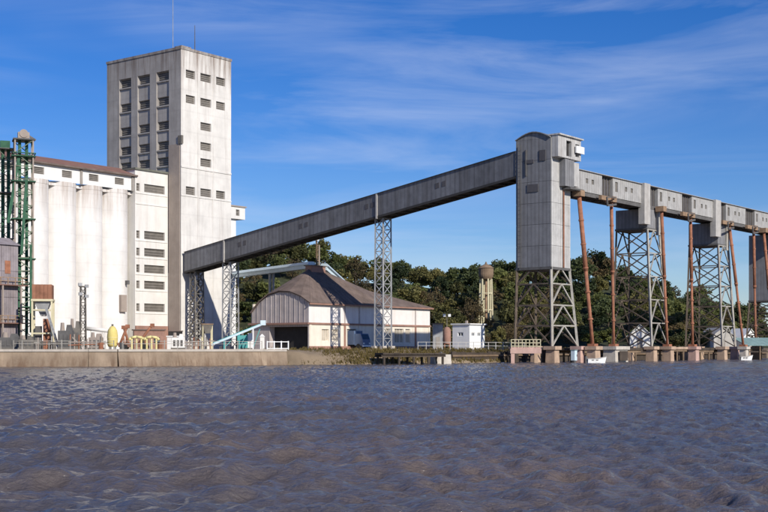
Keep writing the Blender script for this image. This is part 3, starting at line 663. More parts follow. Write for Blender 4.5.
for k, tp in enumerate((30.2, 58.4, 86.8)):
    nm = ('first lattice tower', 'second lattice tower', 'lattice tower at the right edge')[k]
    pier(tp - .2, -.9, 1.5, 1.5, BZ, 'pier_tan', 'tan pier under the near left leg of the ' + nm)
    pier(tp + 5.7, -.9, 1.5, 1.5, BZ, ('pier_tan', 'pier_pink', 'pier_tan')[k], 'pier under the near right leg of the ' + nm)
    pier(tp - .2, 6.0, 1.5, 1.5, BZ, 'pier_tan', 'pier under the rear left leg of the ' + nm)
    pier(tp + 5.7, 6.0, 1.5, 1.5, BZ, 'pier_tan', 'pier under the rear right leg of the ' + nm)
pier(33.4, -2.3, 1.4, 1.3, BZ, 'pier_tan', 'narrow tan pier carrying the chute of the first lattice tower')
pier(45.4, -1.2, 1.6, 1.5, BZ, 'pier_pink', 'pinkish pier under the chute midway between the lattice towers')
pier(62.6, -3.1, 1.5, 1.4, BZ, 'pier_white', 'pale pier carrying the leaning chute of the second lattice tower')
pier(73.6, -1.2, 1.6, 1.5, BZ, 'pier_tan', 'tan pier under the upright chute right of the second lattice tower')
pier(79.0, -2.6, 1.6, 1.5, BZ, 'pier_tan', 'tan pier under the leaning chute at the right edge')
# trestle decks between piers
def deck(tp0, tp1, y0, y1, z, label, mname, rail=None, npile=3, slab=.35):
    k = thing('pier_deck', label, 'deck', onU(tp0, y0) + Z * 0, RU); L_ = tp1 - tp0; w = y1 - y0
    n_ = max(2, int(L_ / 1.6))
    for i in range(n_): MB().box(L_ * i / n_ + .015, L_ * (i + 1) / n_ - .015, 0, w, z - slab, z + random.uniform(-.015, .015)).build('deck_slab', mname, k)
    for y in (.15, w - .45): MB().box(0, L_, y, y + .3, z - slab - .4, z - slab - .004).build('beam', 'timber_mid', k)
    for i in range(npile):
        x = L_ * (i + .5) / npile
        for y in (.3, w - .3): MB().tube((x, y, -1.5), (x, y, z - slab - .404), .17, .17, 10).build('pile', 'timber_mid', k)
    if rail:
        prev = None
        for x in np.arange(.1, L_, 1.1):
            bar('rail_post', (x, .1, z), (x, .1, z + 1.0), .09, rail, k)
            if prev is not None:
                for zz in (.55, .97): bar('rail', (prev, .1, z + zz), (x, .1, z + zz), .07, rail, k)
            prev = x
    return k
deck(7.8, 14.6, .2, 4.6, 2.1, 'timber deck between the loading head and whitish pier', 'timber_dark')
deck(19.2, 29.2, .4, 4.6, 2.1, 'dark timber deck between the whitish pier and first lattice tower', 'timber_dark')
deck(37.0, 44.4, -.6, 4.2, 2.25, 'tan trestle deck right of the first lattice tower', 'pier_tan')
deck(46.6, 57.4, .2, 4.4, 2.1, 'dark timber deck left of the second lattice tower', 'timber_dark')
deck(65.0, 72.4, .2, 4.4, 2.1, 'dark timber deck right of the second lattice tower', 'timber_dark')
bk = thing('under_deck_shade', 'long dark plank screen standing for the shade behind the gallery piers', 'wall', onU(2.0, 8.2), RU)  # added screen, coloured dark to give the shade under the decks
for i in range(70): MB().box(i * 1.45, i * 1.45 + 1.42, random.uniform(-.06, .06), .3, -1.0, 1.75 + random.uniform(-.12, .1)).build('plank', 'timber_dark', bk)
MB().box(0, 101, -.3, -.07, .95, 1.2).build('waling', 'timber_mid', bk)
# small landing stage left of the head
ls = thing('landing_stage', 'small landing stage with cream railing and pinkish beam, left of loading head', 'landing stage', gpt(511, 171, 0), 0.0)
for i in range(5): MB().box(i * .82 + .01, i * .82 + .81, 0, 3.4, 2.02, 2.2).build('deck_slab', 'pier_pink', ls)
MB().box(-.1, 4.15, -.12, .25, 1.35, 2.015).build('beam', 'pier_pink', ls); MB().box(0, .5, -.05, .45, -1.5, 1.346).build('support_post', 'pier_pink', ls); MB().box(3.5, 4.0, 2.6, 3.1, -1.5, 2.016).build('support_post', 'pier_tan', ls)
for i in range(9):
    x = .05 + i * .5; bar('rail_post', (x, .1, 2.2), (x, .1, 3.25), .09, 'cream_paint', ls)
for z in (2.35, 2.8, 3.25): bar('rail', (0, .1, z), (4.1, .1, z), .09, 'cream_paint', ls)
dk = thing('dark_caisson', 'dark square caisson standing in the water between landing stage and loading head', 'pier', gpt(547, 176, 0), 0.0)
MB().box(-.65, .65, 0, 1.6, -1.5, 1.75).build('shaft', 'timber_dark', dk); MB().box(-.75, .75, -.1, 1.7, 1.754, 1.95).build('cap', 'timber_mid', dk)
tc_ = thing('teal_locker', 'small teal locker at water level between the piers of the loading head', 'locker', gpt(574, 174.5, 0), RU)
MB().box(-.35, .35, -.3, .3, .35, 1.75).build('body', 'pale_blue_sheet', tc_); MB().box(-.4, .4, -.36, .34, 1.754, 1.85).build('lid', 'teal_roof', tc_); MB().box(-.25, .25, -.2, .2, -1.2, .346).build('stand', 'steel_dark', tc_); MB().box(.2, .27, -.36, -.3, .9, 1.2).build('handle', 'steel_dark', tc_)

# small boats
def boat(px, D, L_, label, rz=.15):
    k = thing('small_boat', label, 'boat', gpt(px, D, 0), rz); n_ = 9; mb = MB(); ring = []
    for i in range(n_):
        f = i / (n_ - 1); x = (f - .5) * L_; b_ = (1 - max(0, (f - .55) / .45) ** 2.2) * .5 * L_ * .33 + .02; sh_ = .62 + .35 * max(0, f - .5) ** 1.5 * 2
        ring.append([(x + (.25 if f > .9 else 0), -b_, sh_), (x, -b_ * .7, -.12), (x, b_ * .7, -.12), (x + (.25 if f > .9 else 0), b_, sh_)])
    for a_, b_ in zip(ring, ring[1:]):
        for j in range(3): mb.quad(a_[j], a_[j + 1], b_[j + 1], b_[j])
    mb.quad(*ring[0]); mb.quad(*[(p[0], p[1], p[2] * .5 + .15) for p in (ring[0][0], ring[-2][0], ring[-2][3], ring[0][3])])
    mb.build('hull', 'white_paint', k, True)
    for a_ in ([r_[0] for r_ in ring], [r_[3] for r_ in ring]):
        g_ = MB()
        for p, q_ in zip(a_, a_[1:]): g_.bar(p, q_, .09)
        g_.build('gunwale', 'trim_pale', k)
    for f in (.28, .52): MB().box((f - .5) * L_ - .15, (f - .5) * L_ + .15, -.5, .5, .42, .48).build('thwart', 'timber_mid', k)
    MB().box(-L_ * .5 - .3, -L_ * .5 - .01, -.15, .15, -.1, .95).build('outboard_motor', 'steel_dark', k)
    return k
boat(596, 172.5, 2.5, 'small white boat moored between the loading head and whitish pier')
boat(746, 212, 1.9, 'small white boat moored near the right edge below the teal roof', .1)

# ------------------------------------------------------------------ warehouse
WO = gpt(309, 203); WL, WD, WE, WP = 33.7, 12.9, 7.6, 13.6
t = thing('warehouse', 'cream warehouse with brown hipped roof and grey rounded gable, centre of yard', 'warehouse', WO)
mid = 4.15
lowh = [(3.2, 5.0, 1.3, 3.3), (5.6, 7.4, 1.3, 3.3), (9.7, 12.2, 0.01, 3.4), (20.4, 22.2, 1.1, 3.6), (23.0, 25.6, 1.1, 3.6), (26.2, 27.6, 1.1, 3.6)]
MB().facade((0, 0, 0), X, -Y, WL, 0, mid - .1, lowh, .3).build('wall', 'ware_cream', t)
for h in lowh:
    if h[2] > .5: window(t, (0, 0, 0), X, -Y, *h, .3, 'pane_warm', 'ware_cream', 3, True)
MB().quad((9.6, .31, 0), (12.3, .31, 0), (12.3, .31, 3.5), (9.6, .31, 3.5)).build('door', 'frame_grey', t)
MB().box(0, WL, .001, .2, mid + .2, WE).build('upper_wall', 'ware_white', t)
MB().box(-.1, WL + .1, -.22, .22, mid - .1, mid + .196).build('band_course', 'brick_red', t)
MB().box(0, WL, -.14, -.003, .0, .5).build('plinth', 'brick_red', t)
for x in (.3, 9.1, 13.0, 19.5, 29.2, WL - .3): MB().box(x - .22, x + .22, -.12, -.004, .504, mid - .104).build('pilaster', 'brick_red' if x in (9.1, 29.2) else 'ware_cream', t)
for x in (9.1, 13.0, 19.5, 29.2): MB().box(x - .15, x + .15, -.1, -.002, mid + .2, WE - .05).build('pilaster', 'gable_grey', t)
# end wall: deep loading opening below, grey rounded gable above
MB().facade((0, WD, 0), -Y, -X, WD, 0, mid - .1, [(4.2, WD - .25, 0.01, mid - .45)], 1.2).build('end_wall', 'gable_grey', t)
MB().quad((1.22, .2, 0), (1.22, WD, 0), (1.22, WD, mid), (1.22, .2, mid)).quad((1.22, .2, 0), (6, .2, 0), (6, WD, 0), (1.22, WD, 0)).build('loading_opening', 'dark_opening', t)
MB().box(-.5, -.004, -.2, WD + .3, mid - .1, mid + .2).build('lintel', 'brick_red', t)
garc = [(0.02, 0.02, WE - .1), (0.02, 1.6, WE + .95), (0.02, 4.0, WE + 1.75), (0.02, 6.5, WE + 1.9), (0.02, 9, WE + 1.35), (0.02, 11, WE + .2), (0.02, WD, WE - 1.6)]
gp_ = [(0.02, WD, mid + .2), (0.02, 0.02, mid + .2)] + garc
nseg = 6
MB().prism(gp_, (.25, 0, 0)).build('rounded_gable', 'gable_grey', t)
for y in np.arange(1.0, WD, 1.05):
    zt = float(np.interp(y, [g_[1] for g_ in garc], [g_[2] for g_ in garc])) - .12
    MB().box(-.05, .018, y, y + .1, mid + .2, zt).build('cladding_seam', 'gable_grey', t)
MB().box(WL - .2, WL - .001, .2, WD, 0, WE).box(0.3, WL - .2, WD - .2, WD, 0, WE).build('rear_wall', 'ware_cream', t)
Lr, Rr = Vector((7.4, 6.4, WP)), Vector((10.5, 6.4, WP))
e0 = .45
E = lambda x, y, z=WE: Vector((x, y, z))
fr, rr_, bk = E(WL + e0, -e0, WE - .1), E(WL + e0, WD + e0, WE - .1), E(0, WD + e0, WE - 1.5)
m1, m2 = E(20, 3.6, WE + 2.9), E(20, 9, WE + 2.9)
sm = MB(); fl = E(0, -e0, WE - .1)
top_ = [Vector((-.3, g_[1], g_[2] + .12)) for g_ in garc]; top_[0] = Vector((-.3, -e0, WE - .1))
for a_, b_ in zip(top_, top_[1:]): sm.quad(a_, Lr, b_)
sm.quad(top_[0], Vector((20, -e0, WE - .1)), Vector((20, 3.4, WE + 2.6)), Rr, Lr); sm.quad(Vector((20, -e0, WE - .1)), fr, Vector((20, 3.4, WE + 2.6)))
sm.quad(fr, rr_, Vector((20, 9, WE + 2.6)), Vector((20, 3.4, WE + 2.6))); sm.quad(Rr, Vector((20, 3.4, WE + 2.6)), Vector((20, 9, WE + 2.6)))
sm.quad(top_[-1], Lr, Rr, Vector((20, 9, WE + 2.6)), rr_)
ro = sm.build('roof', 'roof_brown', t)
sd = ro.modifiers.new('thick', 'SOLIDIFY'); sd.thickness = .18; sd.offset = 0
for f in np.linspace(.04, .96, 16):
    a_ = Vector((-.3 + f * 20.3, -e0, WE - .02)); b_ = (Lr + (Rr - Lr) * f) if True else None
    bar('roof_seam', a_, Vector((b_.x, b_.y, b_.z + .1)), .12, 'roof_brown', ro)
MB().box(7.2, 10.8, 5.7, 7.1, WP - .5, WP + .55).build('ridge_vent', 'brick_red', ro)
MB().box(7.0, 11.0, 5.5, 7.3, WP + .554, WP + .7).build('vent_cap', 'roof_brown', ro)
MB().box(-e0, WL + e0, -e0 - .16, -e0 - .02, WE - .32, WE - .1).build('gutter', 'brick_red', ro)
# ridge machine
rm_ = thing('roof_elevator_head', 'slim brown post with a light on top of the warehouse ridge', 'mast', WO + U * 9.6 + V * 6.4 + Z * (WP + .7))
bar('post', (-.3, 0, 0), (-.3, 0, 4.3), .22, 'timber_mid', rm_); bar('post', (.35, 0, 0), (.35, 0, 3.6), .22, 'strip_brown', rm_)
for z in (.9, 1.8, 2.7, 3.5): bar('rung', (-.3, 0, z), (.35, 0, z), .14, 'timber_mid', rm_)
MB().box(-.55, .0, -.3, .3, 4.3, 4.75).build('lamp', 'white_paint', rm_)
# pale blue feeder galleries
def feeder(p, q_, label, nn):
    d = q_ - p; L_ = Vector((d.x, d.y, 0)).length; k = thing('feeder_conveyor', label, 'conveyor', (p.x, p.y, p.z), math.atan2(d.y, d.x)); sl_ = d.z / L_
    MB().box(0, L_, -.5, .5, -.9, -.25, sl_).build('trough', 'pale_blue_sheet', k)
    for i in range(nn): MB().prism([(L_ * i / nn + .02, -.85, -.25 + sl_ * L_ * i / nn), (L_ * i / nn + .02, -.5, .25 + sl_ * L_ * i / nn), (L_ * i / nn + .02, .5, .25 + sl_ * L_ * i / nn), (L_ * i / nn + .02, .85, -.25 + sl_ * L_ * i / nn)], (L_ / nn - .04, 0, sl_ * (L_ / nn - .04))).build('cover_sheet', 'pale_blue_sheet', k)
    return k, L_, sl_
rid = WO + U * 8.0 + V * 6.4
k, L_, sl_ = feeder(TW + U * (TX + 1.3) + V * .8 + Z * (zat(273, 239) - GZ), rid + Z * (WP + 1.1), 'pale blue covered feeder conveyor from the tower to the warehouse ridge', 9)
for f in (.52,):
    x = L_ * f; z = sl_ * x - .9; gz = -(zat(273, 239) - GZ)
    bar('support_post', (x, -.35, gz - 0.0), (x, -.35, z), .35, 'steel_pale', k); bar('support_post', (x, .35, gz), (x, .35, z), .35, 'steel_pale', k)
p = WO + U * 11.3 + V * 6.4 + Z * (WP + .95); feeder(p, WO + U * 21.0 + V * 9.5 + Z * (WE + 4.0), 'short pale blue conveyor cover descending the right side of warehouse roof', 4)

# truck in the shade before the warehouse
tk = thing('parked_truck', 'blue truck parked in the shade against the warehouse wall', 'truck', gpt(361, 211), RU)
MB().box(-1.15, 1.15, .6, 4.6, .75, 3.1).build('cargo_body', 'blue_paint', tk)
MB().prism([(-1.05, -1.2, .6), (-1.05, .55, .6), (-1.05, .55, 2.6), (-1.05, -.7, 2.6), (-1.05, -1.15, 1.6)], (2.1, 0, 0)).build('cab', 'blue_paint', tk)
MB().quad((-.9, -1.16, 1.68), (.9, -1.16, 1.68), (.9, -.76, 2.5), (-.9, -.76, 2.5)).build('windscreen', 'glass', tk)
for x in (-.75, .75): MB().box(x - .18, x + .18, -1.26, -1.2, .85, 1.1).build('headlight', 'white_paint', tk)
MB().box(-1.1, 1.1, -1.35, -1.21, .4, .68).build('bumper', 'white_paint', tk)
for y in (-.3, 3.4):
    for x in (-1.0, 1.0): MB().tube((x - .14, y, .45), (x + .14, y, .45), .45, .45, 16).build('wheel', 'tyre', tk)
# small cream fence by the opening
fe = thing('yard_fence', 'low white fence in front of the warehouse loading opening', 'fence', gpt(267, 152), math.radians(30))
for i in range(4): bar('post', (i * .95, 0, 0), (i * .95, 0, 1.05), .13, 'white_paint', fe)
for z in (.15, .95): bar('rail', (0, 0, z), (2.85, 0, z), .09, 'white_paint', fe)

# ------------------------------------------------------------------ sheds right of the warehouse
sh = thing('white_shed', 'small white flat-roofed shed with dark windows right of the warehouse', 'shed', gpt(469.5, 182))
mb = MB(); hA = [(.55, 1.45, 1.9, 2.5), (2.1, 3.0, 1.9, 2.5)]; mb.facade((0, 0, 0), X, -Y, 4.0, 0, 3.6, hA, .15)
mb.quad((4, 0, 0), (4, 3, 0), (4, 3, 3.6), (4, 0, 3.6)).quad((0, 3, 0), (0, 3, 3.6), (4, 3, 3.6), (4, 3, 0)).build('wall', 'white_paint', sh)
for h in hA: window(sh, (0, 0, 0), X, -Y, *h, .15, 'glass', 'white_paint', 2, True)
mb = MB(); hB = [(.9, 1.9, 1.9, 2.5)]; mb.facade((0, 3, 0), -Y, -X, 3.0, 0, 3.6, hB, .15).build('side_wall', 'white_wall', sh); window(sh, (0, 3, 0), -Y, -X, *hB[0], .15, 'glass', 'white_paint', 2, True)
MB().box(-.2, 4.25, -.25, 3.2, 3.604, 3.78).build('roof', 'white_wall', sh); MB().box(.5, .8, .8, 1.1, 3.78, 4.2).build('vent', 'strip_brown', sh)
gs = thing('grey_shed', 'narrow pale grey lean-to shed beside the warehouse end', 'shed', gpt(433, 215), 0)
MB().box(0, 1.7, 0, 2, 0, 4.3).build('wall', 'steel_silver', gs); MB().box(-.15, 1.85, -.2, 2.2, 4.304, 4.45).build('roof', 'roof_brown', gs); MB().box(.5, 1.2, -.06, -.003, 0, 2.1).build('door', 'frame_grey', gs)
rk = thing('rusty_tank', 'rusty red tank with two white floodlights between the sheds', 'tank', gpt(447, 208), 0)
MB().lathe((0, 0, .8), [(.6, 0), (.65, .1), (.65, 2.4), (.4, 2.8), (.2, 2.9)], 18).build('body', 'brick_red', rk, True)
for x, y in ((-.4, -.4), (.4, -.4), (.4, .4), (-.4, .4)): bar('leg', (x, y, 0), (x, y, .9), .16, 'rust', rk)
bar('lamp_post', (0, 0, 3.55), (0, 0, 5.6), .12, 'steel_mid', rk)
for x in (-.45, .4): MB().box(x - .22, x + .22, -.3, .05, 5.4, 5.85).build('floodlight', 'white_paint', rk)
bar('lamp_arm', (-.45, 0, 5.5), (.45, 0, 5.5), .1, 'steel_mid', rk)
yf = thing('yard_railing', 'pale railing along the bank top between warehouse and landing stage', 'railing', gpt(418, 168.5), 0)
pv = None
for i in range(15):
    x = i * 1.15; q_ = Vector((x, x * .98, 0)); bar('post', q_, q_ + Z * 1.05, .09, 'trim_pale', yf)
    if pv is not None:
        for z in (.5, 1.0): bar('rail', pv + Z * z, q_ + Z * z, .06, 'trim_pale', yf)
    pv = q_
# timber jetty under the bank edge
jt = thing('timber_jetty', 'low dark timber jetty on piles at the bank below the warehouse', 'jetty', gpt(383, 157, 0), math.radians(26))
for i in range(11): MB().box(i * .82, i * .82 + .79, 0, 2.4, 1.25, 1.45 + random.uniform(-.03, .03)).build('plank', 'timber_dark', jt)
for y in (.2, 2.0): MB().box(-.1, 9.1, y, y + .22, .95, 1.246).build('beam', 'timber_dark', jt)
for x in (.3, 2.4, 4.5, 6.6, 8.7):
    for y in (.3, 2.1): MB().tube((x, y, -1.5), (x, y, .946), .16, .16, 10).build('pile', 'timber_dark', jt)
cb = thing('mooring_block', 'pale concrete mooring block at the waterline beside the timber jetty', 'block', gpt(441, 163.5, 0), math.radians(20))
MB().hexa([(-1.25, -.7, -1), (1.25, -.7, -1), (1.25, .9, -1), (-1.25, .9, -1), (-1.15, -.6, 1.25), (1.15, -.6, 1.25), (1.15, .9, 1.25), (-1.15, .9, 1.25)]).build('block', 'pier_white', cb); MB().tube((0, 0, 1.25), (0, 0, 1.6), .16, .22, 12).build('bollard', 'steel_dark', cb)
bw = thing('bank_wall', 'dark low timber retaining wall along the bank right of the jetty', 'wall', gpt(452, 171.5, 0), math.radians(51))
for i in range(16):
    MB().box(i * 1.1, i * 1.1 + 1.07, 0, .25, -.8, 1.55 + random.uniform(-.12, .12)).build('plank', 'timber_dark', bw)
MB().box(0, 17.6, -.16, -.003, .9, 1.15).build('waling', 'timber_mid', bw)

# ------------------------------------------------------------------ left yard machinery
gt = thing('dryer_tower', 'tall green lattice tower with machinery head at the left edge', 'lattice tower', gpt(23.5, 180), math.radians(20))
h = zat(141, 180) - GZ; w = 1.25
lattice(gt, [(-w, -w, 0), (w, -w, 0), (w, w, 0), (-w, w, 0)], [(-w, -w, h), (w, -w, h), (w, w, h), (-w, w, h)], [i / 16 for i in range(17)], .2, .12, 'strip_brown', 'Z', mb='green_pale')
for x, y, s_ in ((-.55, -.2, .42), (.45, .3, .42)): MB().box(x - s_ / 2, x + s_ / 2, y - s_ / 2, y + s_ / 2, 0, h + .4).build('elevator_trunk', 'green_steel', gt)
for f in (.2, .43, .62, .80, .92): MB().box(-w - .5, w + .35, -w - .35, w + .35, h * f, h * f + .14).build('platform', 'green_steel', gt)
MB().box(-w - .25, w + .25, -w - .25, w + .25, h + .004, h + .2).build('top_platform', 'steel_dark', gt)
MB().box(-.8, .8, -.6, .6, h + .2, h + 1.2).tube((0, -.7, h + 1.0), (0, .7, h + 1.0), .6, .6, 14).build('elevator_head', 'strip_brown', gt)
MB().bar((.7, 0, h + .8), (1.7, 0, h + .2), .25).build('drive_arm', 'steel_mid', gt)
for x in (-w, w): 
    for y in (-w, w): bar('guard_post', (x, y, h + .2), (x, y, h - 2.6), .14, 'steel_dark', gt)
for x0, y0, x1, y1 in ((-1, -1, 1, -1), (1, -1, 1, 1), (1, 1, -1, 1), (-1, 1, -1, -1)): bar('guard_rail', (x0 * w * 1.25, y0 * w * 1.25, h - 1.9), (x1 * w * 1.25, y1 * w * 1.25, h - 1.9), .12, 'green_steel', gt)
MB().bar((-.55, -.9, h * .95), (-2.2, -1.2, h * .60), .42).bar((.3, -1.5, h * .80), (-.4, -1.5, h * .45), .38).bar((.9, -1.5, h * .5), (.9, -1.5, h * .08), .3).build('spout', 'green_steel', gt)
g2 = thing('pipe_tower', 'shorter dark green lattice tower cut off by the left edge', 'lattice tower', gpt(5, 184), math.radians(20))
h = zat(150, 184) - GZ; w = 1.15
lattice(g2, [(-w, -w, 0), (w, -w, 0), (w, w, 0), (-w, w, 0)], [(-w, -w, h), (w, -w, h), (w, w, h), (-w, w, h)], [i / 13 for i in range(14)], .18, .10, 'strip_brown', 'Z', mb='green_pale')
for x in (-.3, .5): MB().tube((x, 0, 0), (x, 0, h), .26, .26, 10).build('downpipe', 'green_steel', g2)
for f in (.3, .55, .78, 1.0): MB().box(-w - .3, w + .3, -w - .3, w + .3, h * f, h * f + .14).build('platform', 'steel_dark', g2)
MB().box(-.7, .7, -.6, .6, h + .14, h + 1.3).build('elevator_head', 'green_steel', g2)
dh = thing('dryer_house', 'mauve grey sheet-clad dryer house with walkways at the left edge', 'building', gpt(18, 176), RU)
MB().box(-9.5, 0, 0.06, 5, 0, 14.6).build('inner_wall', 'mauve_sheet', dh)
for i in range(7):
    for j in range(4): MB().box(-9.5 + i * 1.36 + .02, -9.5 + (i + 1) * 1.36 - .02, -.02, .055, j * 3.65 + .02, (j + 1) * 3.65 - .03).build('cladding_panel', 'mauve_sheet', dh)
for z in (3.6, 8.9):
    MB().box(-9.8, .8, -1.1, -.03, z, z + .12).build('walkway', 'roof_red', dh)
    for x in np.arange(-9.6, .8, 1.2): bar('walkway_post', (x, -1.05, z + .12), (x, -1.05, z + 1.1), .1, 'rust_pale', dh)
    for zz in (.6, 1.1): bar('walkway_rail', (-9.7, -1.05, z + zz), (.75, -1.05, z + zz), .09, 'rust_pale', dh)
for x in (-6.5, -3.2, -.2): bar('walkway_column', (x, -.95, 0), (x, -.95, 8.9), .2, 'strip_brown', dh)
MB().prism([(-9.8, -.3, 14.6), (-9.8, 2.5, 15.8), (-9.8, 5.2, 14.6)], (10.1, 0, 0)).build('roof', 'mauve_sheet', dh)
for x in (-4.9, -2.2): MB().box(x, x + .9, -.08, -.024, 10.6, 12.4).build('hatch', 'rust', dh)
# rust bin on cream frame
rb = thing('rusty_bin', 'rusty brown bin raised on a cream steel frame beside the green tower', 'bin', gpt(43, 172), math.radians(8))
for i in range(5): MB().box(-1.32 + i * .53, -1.32 + i * .53 + .5, -1.1, -1.0, 6.9, 8.9).build('side_plank', 'rust_box', rb)
MB().box(-1.32, 1.32, -.995, 1.1, 6.9, 8.85).build('body', 'rust_box', rb); MB().box(-1.45, 1.45, -1.2, 1.2, 6.6, 6.896).build('base_frame', 'cream_paint', rb)
for x in (-1.3, 1.3):
    for y in (-1, 1): bar('leg', (x, y, 0), (x, y, 6.6), .24, 'cream_paint', rb)
for z in (2.2, 5.4): 
    bar('cross_beam', (-1.3, -1, z), (1.3, -1, z), .2, 'cream_paint', rb); bar('cross_beam', (-1.3, 1, z), (1.3, 1, z), .2, 'cream_paint', rb)
MB().prism([(-1.1, -.8, 6.6), (1.1, -.8, 6.6), (.3, -.2, 4.6), (-.3, -.2, 4.6)], (0, 1.4, 0)).build('hopper', 'steel_silver', rb)
MB().box(.1, 1.1, -.7, .5, 0, 4.2).build('hopper_chute', 'rust', rb); MB().box(-1.0, -.2, -.3, .6, 0, 3.2).build('machine_cabinet', 'steel_dark', rb)
st = thing('yard_ladder', 'pale steel ladder leaning against the raised rusty bin', 'ladder', gpt(59, 170), math.radians(0))
for y in (-.35, .35): bar('stile', (0, y, 0), (-1.75, y, 5.6), .16, 'steel_silver', st)
for i in range(1, 12): bar('rung', (-1.75 * i / 12, -.35, 5.6 * i / 12), (-1.75 * i / 12, .35, 5.6 * i / 12), .1, 'steel_silver', st)
def motor_unit(px, D, w, hgt, mname, label, pipe=True):
    k = thing('machine_unit', label, 'machine', gpt(px, D), random.uniform(-.2, .2))
    MB().box(-w / 2, w / 2, -.6, .6, .25, hgt * .7).build('body', mname, k); MB().box(-w / 2 - .1, w / 2 + .1, -.7, .7, 0, .246).build('skid', 'steel_mid', k)
    MB().tube((-w * .25, 0, hgt * .7), (-w * .25, 0, hgt), w * .16, w * .12, 12).build('stack', 'strip_brown', k)
    MB().prism([(w * .05, -.5, hgt * .7), (w * .45, -.5, hgt * .7), (w * .35, -.5, hgt * .92), (w * .12, -.5, hgt * .92)], (0, 1, 0)).build('hood', mname, k)
    for i in range(3): MB().box(-w * .38 + i * w * .28, -w * .38 + i * w * .28 + w * .18, -.66, -.603, .5, hgt * .55).build('vent_panel', 'steel_dark', k)
    if pipe: MB().bar((w * .4, -.3, hgt * .5), (w * .4 + .9, -.3, .9), .14).build('pipe', 'steel_pale', k)
    return k
motor_unit(66, 168, 1.9, 3.6, 'steel_dark', 'dark grey machine beside the foot of the ladder')
motor_unit(75, 171, 1.5, 4.2, 'steel_mid', 'taller grey machine left of the thin lattice pole')
motor_unit(96, 168, 1.7, 2.3, 'strip_brown', 'low brown machine under the cream pipe, left of the yellow tank')
motor_unit(10, 160, 2.4, 2.2, 'steel_dark', 'low dark machine at the quay left edge')
motor_unit(27, 158, 1.8, 1.8, 'steel_mid', 'small grey machine at the quay below the green tower')
motor_unit(178, 196, 2.0, 2.6, 'white_wall', 'off-white machine at the foot of the elevator tower corner')
lp = thing('lattice_pole', 'thin grey lattice pole with lamps standing before the silos', 'lamp pole', gpt(83, 172), .4)
lattice(lp, [(-.38, -.38, 0), (.38, -.38, 0), (.38, .38, 0), (-.38, .38, 0)], [(-.3, -.3, 8.6), (.3, -.3, 8.6), (.3, .3, 8.6), (-.3, .3, 8.6)], [i / 8 for i in range(9)], .13, .09, 'steel_mid', 'Z')
for x, z in ((-.45, 8.7), (.45, 8.5), (-.4, 7.4), (.45, 7.1)): MB().box(x - .25, x + .25, -.55, -.2, z, z + .42).build('floodlight', 'steel_silver', lp)
MB().box(-.5, .5, -.5, .5, 8.6, 8.72).build('top_plate', 'steel_mid', lp)
cp = thing('cream_pipe', 'cream horizontal pipe on legs between the lattice pole and yellow tank', 'pipe', gpt(87, 173), .1)
MB().tube((0, 0, 2.9), (2.9, 0, 2.6), .28, .28, 12).build('pipe', 'annex_cream', cp, True)
for x in (.5, 2.3): bar('leg', (x, 0, 0), (x, 0, 2.6), .16, 'annex_cream', cp)
yt = thing('yellow_tank', 'yellow upright rounded tank standing in front of the last silo', 'tank', gpt(112.5, 168), 0)
MB().lathe((0, 0, .35), [(.55, 0), (.68, .3), (.72, 1.5), (.62, 2.2), (.36, 2.65), (.15, 2.8)], 20).build('body', 'yellow_paint', yt, True)
for a_ in range(4): bar('leg', (.45 * math.cos(a_ * 1.57 + .7), .45 * math.sin(a_ * 1.57 + .7), 0), (.45 * math.cos(a_ * 1.57 + .7), .45 * math.sin(a_ * 1.57 + .7), .5), .12, 'steel_dark', yt)
MB().tube((0, 0, 3.1), (0, 0, 3.4), .14, .14, 10).build('filler_cap', 'steel_mid', yt); MB().tube((0, 0, 1.55), (0, 0, 1.65), .735, .735, 20).build('band', 'yellow_pale', yt)
def auger(px, D, dx, hgt, label):
    k = thing('grain_auger', label, 'auger', gpt(px, D), 0)
    MB().tube((0, 0, .7), (dx, .3, hgt), .17, .17, 10).build('tube', 'rust', k, True); MB().box(dx - .25, dx + .25, .05, .6, hgt - .35, hgt + .15).build('discharge_head', 'rust', k)
    MB().prism([(-.4, -.35, .9), (.4, -.35, .9), (.15, -.15, .3), (-.15, -.15, .3)], (0, .6, 0)).build('hopper', 'brick_red', k)
    bar('strut', (dx * .55, -.4, .35), (dx * .5, .1, hgt * .55), .1, 'rust', k); bar('strut', (dx * .55, .6, .35), (dx * .5, .2, hgt * .55), .1, 'rust', k)
    for y in (-.5, .7): MB().tube((dx * .55, y - .08, .35), (dx * .55, y + .08, .35), .35, .35, 14).build('wheel', 'tyre', k)
auger(120, 168, .95, 3.2, 'rusty grain auger tilted up right beside the yellow tank')
auger(129, 170, -.8, 3.1, 'rusty grain auger tilted up left over the yellow stand')
auger(138, 171, 1.9, 3.4, 'longer rusty grain auger tilted up right in front of the annex')
def stand(px, D, label):
    k = thing('yellow_stand', label, 'stand', gpt(px, D), .05)
    for x in (-.6, 0, .6):
        MB().tube((x, 0, 0), (x, 0, 1.35), .13, .11, 10).build('leg', 'yellow_pale', k)
    pts = [(-.95, 1.2), (-.7, 1.5), (0, 1.62), (.7, 1.5), (.95, 1.2)]; mb = MB()
    for a_, b_ in zip(pts, pts[1:]): mb.tube((a_[0], 0, a_[1]), (b_[0], 0, b_[1]), .17, .17, 10)
    mb.build('arched_beam', 'yellow_pale', k, True)
stand(136.5, 158, 'yellow arched stand on the quay, nearer the yellow tank'); stand(151.5, 158, 'yellow arched stand on the quay, nearer the elevator tower')
bs = thing('brick_shed', 'low pinkish brick shed at the foot of the cream stair block', 'shed', gpt(134, 190), .25)
